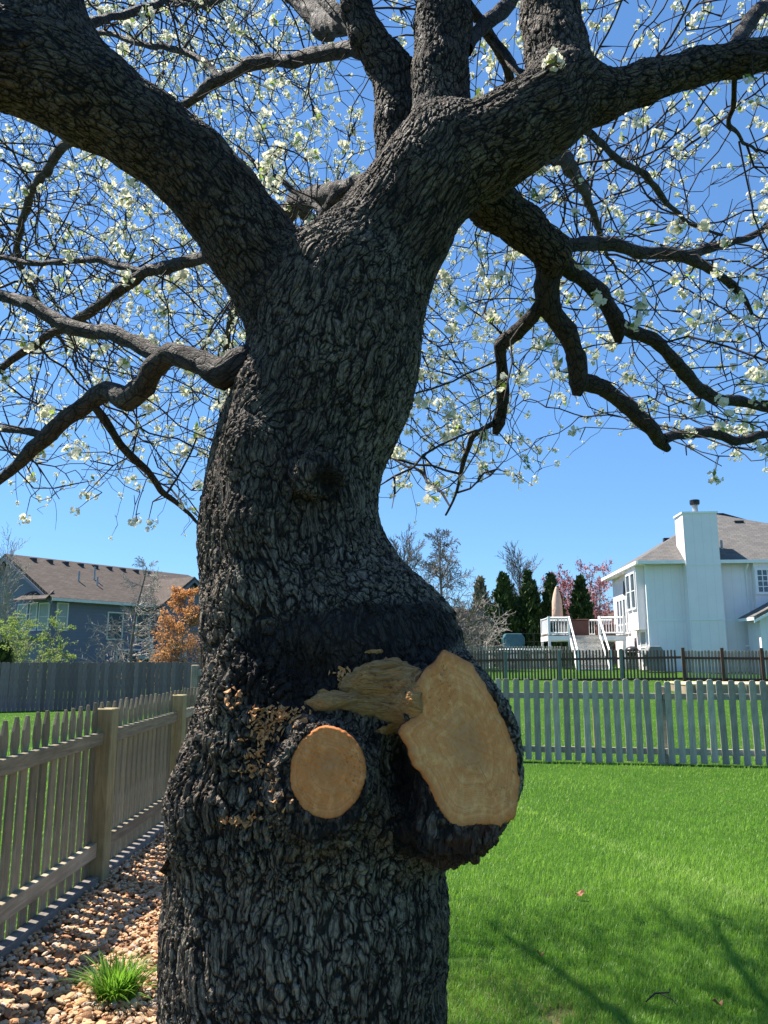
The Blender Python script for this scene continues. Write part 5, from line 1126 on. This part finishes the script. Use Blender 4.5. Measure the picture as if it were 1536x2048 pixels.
def far_house(u, v_eave, v_ridge, D, wdt, label, wall, roof, rz):
    p = P(u, v_eave, D); q = P(u, v_ridge, D + 4); z0 = float(gz(p.x, p.y)) - .2; t = thing('distant_house', (p.x, p.y, z0), label, 'house', rz); e, r = p.z - z0, q.z - z0
    MB().box(-wdt / 2, wdt / 2, 0, 8, -.5, e).build('wall', M[wall], t); roof_part('roof', [(-wdt / 2 - .4, -.4, e), (wdt / 2 + .4, -.4, e), (wdt / 2 + .4, 8.4, e), (-wdt / 2 - .4, 8.4, e), (-wdt / 2 + 3, 4, r), (wdt / 2 - 3, 4, r)], [(0, 1, 5, 4), (1, 2, 5), (2, 3, 4, 5), (3, 0, 4)], M[roof], t)
    for x in (-wdt / 4, wdt / 5): window(t, 'x', x, x + 1.1, .9, min(e - .3, 2.3), 0, -1, (1, 2))
    return t
t = far_house(1215, 1252, 1222, 62, 12, 'distant tan-roofed house with a grey chimney box behind the evergreens', 'tan_dark', 'brown_shingle', 0); MB().box(-1.6, -.4, 3.5, 4.5, 3.0, 6.1).build('chimney', M['metal'], t)
far_house(872, 1262, 1214, 74, 14, 'distant brown-roofed house half hidden by bare trees', 'tan_dark', 'brown_shingle', .2)

# ---- yard things in front of the evergreens
p = P(1060, 1318, 44); z0 = float(gz(p.x, p.y)); pl = thing('above_ground_pool', (p.x, p.y, z0), 'low grey walled above-ground pool with white rim and fence', 'pool')
n = 28; mb = MB(); V = []; Fc = []
for z, r in ((-.2, 1.75), (.55, 1.75), (.55, 1.62), (.35, 1.62)):
    for k in range(n): a = 2 * math.pi * k / n; V.append((r * math.cos(a), r * .8 * math.sin(a), z))
for i in range(3):
    for k in range(n): Fc.append((i * n + k, i * n + (k + 1) % n, (i + 1) * n + (k + 1) % n, (i + 1) * n + k))
Fc.append(tuple(range(3 * n, 4 * n))); mb.poly(V, Fc).build('wall', M['grey_cloth'], pl)
for k in range(26):
    a = math.pi + math.pi * k / 25; x, y = 1.72 * math.cos(a), 1.40 * math.sin(a); MB().box(x - .03, x + .03, y - .03, y + .03, .56, 1.0).build('baluster', M['white_trim'], pl)
mb = MB(); mb.tube([(1.72 * math.cos(a), 1.40 * math.sin(a), 1.02) for a in np.linspace(math.pi, 2 * math.pi, 20)], .05, 6).build('rim_rail', M['white_trim'], pl)
p = P(1003, 1318, 44.5); t = thing('garden_table', (p.x, p.y, float(gz(p.x, p.y))), 'white garden table beside the grey pool', 'table'); MB().box(-.7, .7, -.4, .4, .88, .95).build('tabletop', M['white_trim'], t)
for x in (-.6, .6): 
    for y in (-.32, .32): MB().box(x - .05, x + .05, y - .05, y + .05, -.1, .88).build('leg', M['white_trim'], t)
p = P(1027, 1310, 45.5); t = thing('folded_canopy', (p.x, p.y, float(gz(p.x, p.y))), 'dark teal covered garden swing beside the pool', 'swing'); MB().prism([(-.5, .2), (.5, .2), (.62, 1.7), (.45, 1.95), (-.45, 1.95), (-.62, 1.7)], 'y', -.4, .4).build('cover', M['teal'], t, .03)
for x in (-.6, .6): MB().tube([(x, 0, -.1), (x, 0, 1.8)], .03, 6).build('leg', M['black'], t)
fp0, fp1 = P(1015, 1300, 46.5), P(1122, 1300, 46.5); z0 = float(gz(fp0.x, fp0.y)); t = thing('mesh_fence', (fp0.x, fp0.y, z0), 'thin black wire fence in front of the dark evergreens', 'fence'); L = fp1.x - fp0.x
for i in range(5): MB().tube([(L * i / 4, 0, -.1), (L * i / 4, 0, 2.0)], .03, 6).build('post', M['black'], t)
for z in (.3, .9, 1.5, 1.98): MB().tube([(0, 0, z), (L, 0, z)], .012, 4).build('wire', M['black'], t)

# ================================================================== background trees
def grow(h_, style, seed, dens=1.0):
    """segments of a bare tree: list of (a, b, ra, rb, level)"""
    r_ = np.random.RandomState(seed); S = []
    def limb(p, d, L, r, lev, n):
        st = L / n
        for i in range(n):
            d = d + r_.randn(3) * (.035 if lev == 0 else .17); 
            if style == 'vase' and lev > 0: d[2] += .06
            d = d / np.linalg.norm(d); q = p + d * st; r2 = r * (1 - .8 / n) if i < n - 1 else r * .35; S.append((p, q, r, r2, lev)); p, r = q, r2
            if lev < 3 and (i > 0 or lev > 0):
                k = {0: 4.0, 1: 2.2, 2: 1.1}[lev] * dens; k = int(k) + (r_.rand() < k % 1)
                for _ in range(k):
                    ax_ = r_.randn(3); ax_ -= d * (ax_ @ d); ax_ /= np.linalg.norm(ax_)
                    if lev == 0 and style == 'pyramid': nd = ax_ * 1.0 + d * .35; f = 1.0 - i / n * .8
                    elif style == 'vase': nd = ax_ * .55 + d; f = .9 - .3 * i / n
                    else: nd = ax_ * .8 + d * .7; f = 1 - .6 * i / n
                    limb(p, nd / np.linalg.norm(nd), L * (.42 if lev == 0 else .45) * f * r_.uniform(.7, 1.2), r2 * .5, lev + 1, 5 if lev == 0 else 4)
    if style == 'multi':
        for k in range(6):
            a = k * 1.05 + r_.rand(); limb(np.array([0, 0, 0.]), np.array([math.cos(a) * .38, math.sin(a) * .38, 1.0]) / 1.07, h_ * r_.uniform(.6, .8), h_ * .011, 1, 7)
    elif style == 'vase':
        limb(np.array([0, 0, 0.]), np.array([0, 0, 1.]), h_ * .8, h_ * .015, 0, 9)
    else: limb(np.array([0, 0, 0.]), np.array([0, 0, 1.]), h_, h_ * .014, 0, 13)
    return S
def leaves_geo(P0, size, rs):
    n = len(P0); d = rs.randn(n, 3); d /= np.linalg.norm(d, axis=1, keepdims=True); a = np.cross(d, rs.randn(n, 3)); a /= np.linalg.norm(a, axis=1, keepdims=True); s = size * rs.uniform(.6, 1.4, n)[:, None]
    V = np.stack([P0 - d * s, P0 + a * s * .5, P0 + d * s, P0 - a * s * .5], 1).reshape(-1, 3); return V, (np.arange(n) * 4)[:, None] + np.arange(4)[None]
def bare_tree(name, u, v_base, v_top, D, style, mat, label, seed, dens=1.0, leafmat=None, leafsize=.05, nleaf=0, group=None, minr=.006, twig=None):
    b, t_ = P(u, v_base, D), P(u, v_top, D); z0 = float(gz(b.x, b.y)) - .1; h_ = (t_.z - z0) * (.94 if style == 'pyramid' else 1.0); S = grow(h_, style, seed, dens)
    S_top = max(max(s[0][2], s[1][2]) for s in S); f = (t_.z - z0) / S_top; t = thing(name, (b.x, b.y, z0), label, 'tree', group=group)
    A = np.array([s[0] for s in S]) * f; Bq = np.array([s[1] for s in S]) * f; ra = np.maximum([s[2] for s in S], minr); rb = np.maximum([s[3] for s in S], minr * .8); lv = np.array([s[4] for s in S])
    tr = lv == (0 if (lv == 0).any() else 1); V, F = tubes_np(A[tr], Bq[tr], ra[tr], rb[tr], 7); link('trunk', np_mesh('trunk', V, F, [M[mat]], smooth=True), t)
    V, F = tubes_np(A[~tr], Bq[~tr], ra[~tr], rb[~tr], 3); o = link('branches', np_mesh('branches', V, F, [M[twig or mat]]), t); tag(o, kind='stuff')
    if leafmat:
        rs = np.random.RandomState(seed); w_ = np.nonzero(lv >= 2)[0]; k = rs.choice(w_, nleaf); tt = rs.rand(nleaf)[:, None]; P0 = A[k] * (1 - tt) + Bq[k] * tt + rs.randn(nleaf, 3) * leafsize * 1.1; V, F = leaves_geo(P0, leafsize, rs)
        me = np_mesh('foliage', V, F, [M[leafmat]]); tint = np.clip(rs.rand(nleaf) * .6 + .4 * (.5 + .5 * fbm(P0 * 1.6, 2, 3)), 0, 1); fattr(me, 'tint', np.repeat(tint, 4)); o = link('foliage', me, t); tag(o, kind='stuff')
    return t
bare_tree('bare_tree', 890, 1305, 1052, 40, 'pyramid', 'greytwig', 'bare pyramidal tree with grey trunk and sweeping side branches', 3, 1.35, minr=.011)
bare_tree('bare_tree', 800, 1290, 1052, 55, 'vase', 'greytwig', 'tall bare grey tree behind the trunk of the blossoming tree', 5, 1.3, minr=.014)
bare_tree('bare_tree', 1046, 1290, 1082, 58, 'vase', 'greytwig', 'bare upright twin-stemmed tree rising behind the evergreens', 8, 1.15, minr=.014)
bare_tree('bare_tree', 845, 1300, 1150, 64, 'vase', 'paletwig', 'small pale bare tree beside the distant brown roof', 9, 1.0, minr=.014)
bare_tree('red_budding_tree', 1196, 1290, 1122, 56, 'multi', 'greytwig', 'round tree hazy with red spring buds beside the white house', 11, 1.5, 'redbud', .07, 12000, minr=.016, twig='redtwig')
bare_tree('red_budding_tree', 1130, 1290, 1160, 64, 'multi', 'greytwig', 'smaller red budding tree between the evergreens', 12, 1.3, 'redbud', .07, 3500, minr=.016, twig='redtwig')
bare_tree('bare_shrub', 962, 1318, 1168, 43, 'multi', 'paletwig', 'pale twiggy bare shrub standing before the evergreens', 14, 1.3, minr=.010)
bare_tree('bare_tree', 262, 1335, 1110, 37, 'pyramid', 'greytwig', 'bare tree with pale silvery branches before the slate blue house', 15, .95, minr=.010, twig='paletwig')
bare_tree('bare_tree', 8, 1330, 1040, 40, 'vase', 'paletwig', 'pale bare tree in front of the blue gable wall', 16, .9, minr=.009)
bare_tree('russet_tree', 355, 1335, 1170, 34, 'pyramid', 'greytwig', 'young tree holding rusty orange leaves beside the blue house', 18, 1.2, 'russet', .048, 10000, minr=.008)
bare_tree('budding_shrub', 40, 1345, 1222, 31, 'multi', 'greytwig', 'light green budding shrub above the dark privacy fence', 19, 1.2, 'spring', .038, 10000, minr=.007)
def evergreen(u, v_base, v_top, D, wpx, label, mat, seed, n=6500):
    b, t_ = P(u, v_base, D), P(u, v_top, D); z0 = float(gz(b.x, b.y)) - .1; h_ = t_.z - z0; r0 = wpx / 2 * D / F_PX; t = thing('evergreen_tree', (b.x, b.y, z0), label, 'tree', group='evergreens in a row'); rs = np.random.RandomState(seed)
    MB().tube([(0, 0, -.2), (0, 0, h_ * .5), (0, 0, h_ * .92)], [.09, .06, .015], 7).build('trunk', M['greytwig'], t)
    nc = 150; cf = rs.rand(nc) ** .8 * .97; ca = np.arange(nc) * 2.399 + rs.randn(nc) * .5; prof = np.interp(cf, [0, .1, .3, .6, .85, 1], [.74, .92, .95, .68, .32, .02]) * rs.uniform(.55, 1.12, nc)
    k = rs.randint(nc, size=n); spread = np.clip(r0 * .16 * (1.25 - cf[k]), .06, .3)[:, None]; rr = (r0 * prof[k] * np.sqrt(rs.uniform(.45, 1.1, n)))
    P0 = np.stack([np.cos(ca[k]) * rr, np.sin(ca[k]) * rr, cf[k] * h_ * .97 + .05], 1) + rs.randn(n, 3) * spread * np.array([1, 1, 1.5]); P0[:, 2] = np.clip(P0[:, 2], .02, h_); a = ca[k]
    d = np.stack([np.cos(a) * .55, np.sin(a) * .55, np.full(n, .85)], 1) + rs.randn(n, 3) * .4; d /= np.linalg.norm(d, axis=1, keepdims=True)
    w_ = np.cross(d, rs.randn(n, 3)); w_ /= np.linalg.norm(w_, axis=1, keepdims=True); s = rs.uniform(.07, .26, n)[:, None]; V = np.stack([P0 - d * s, P0 + w_ * s * .42, P0 + d * s, P0 - w_ * s * .42], 1).reshape(-1, 3)
    me = np_mesh('foliage', V, (np.arange(n) * 4)[:, None] + np.arange(4)[None], [M[mat]]); tint = np.clip(.35 + .5 * fbm(P0 * 1.7, 3, seed) + rs.randn(n) * .2, 0, 1); fattr(me, 'tint', np.repeat(tint, 4)); tag(link('foliage', me, t), kind='stuff')
evergreen(1010, 1308, 1140, 50, 72, 'narrow dark evergreen standing next to the pale bare shrub', 'evergreen', 1)
evergreen(1061, 1308, 1136, 50, 70, 'dark evergreen with a bare twin-stemmed tree behind it', 'evergreen', 2)
evergreen(1108, 1308, 1141, 50, 64, 'dark evergreen between two others just left of the deck', 'evergreen', 3)
evergreen(1166, 1300, 1145, 52, 56, 'slim evergreen rising behind the closed peach umbrella', 'evergreen', 4)
evergreen(964, 1312, 1148, 52, 62, 'pale olive evergreen veiled by a bare shrub', 'palespray', 5, 3600)
evergreen(2, 1340, 1288, 29, 44, 'dark green low evergreen at the fence corner', 'evergreen', 6, 1800)
evergreen(935, 1305, 1255, 51, 46, 'low round green bush at the end of the evergreens', 'evergreen', 7, 2200)
# far wood along the horizon
def wood():
    rs = np.random.RandomState(31); A_, B_, R_ = [], [], []
    for _ in range(520):
        D = rs.uniform(95, 150); u = rs.uniform(-500, 2000); p = P(u, 1311, D); h_ = rs.uniform(6, 11) * (1.0 if 700 < u < 1300 else .75); b = np.array([p.x, p.y, -1.0]); top = b + np.array([rs.randn() * .5, 0, h_ + 1])
        A_.append(b); B_.append(top); R_.append(.10)
        for k in range(34):
            f = rs.uniform(.25, .95); q = b + (top - b) * f; d = np.array([rs.randn() * .9, rs.randn() * .9, rs.uniform(.4, 1.3)]); A_.append(q); B_.append(q + d * h_ * .28 * (1.1 - f)); R_.append(.035)
    V, F = tubes_np(A_, B_, np.array(R_), np.array(R_) * .4, 3); tag(link('distant_wood', np_mesh('distant_wood', V, F, [M['greytwig']])), 'hazy brown bare wood along the horizon', 'trees', kind='stuff')
wood()
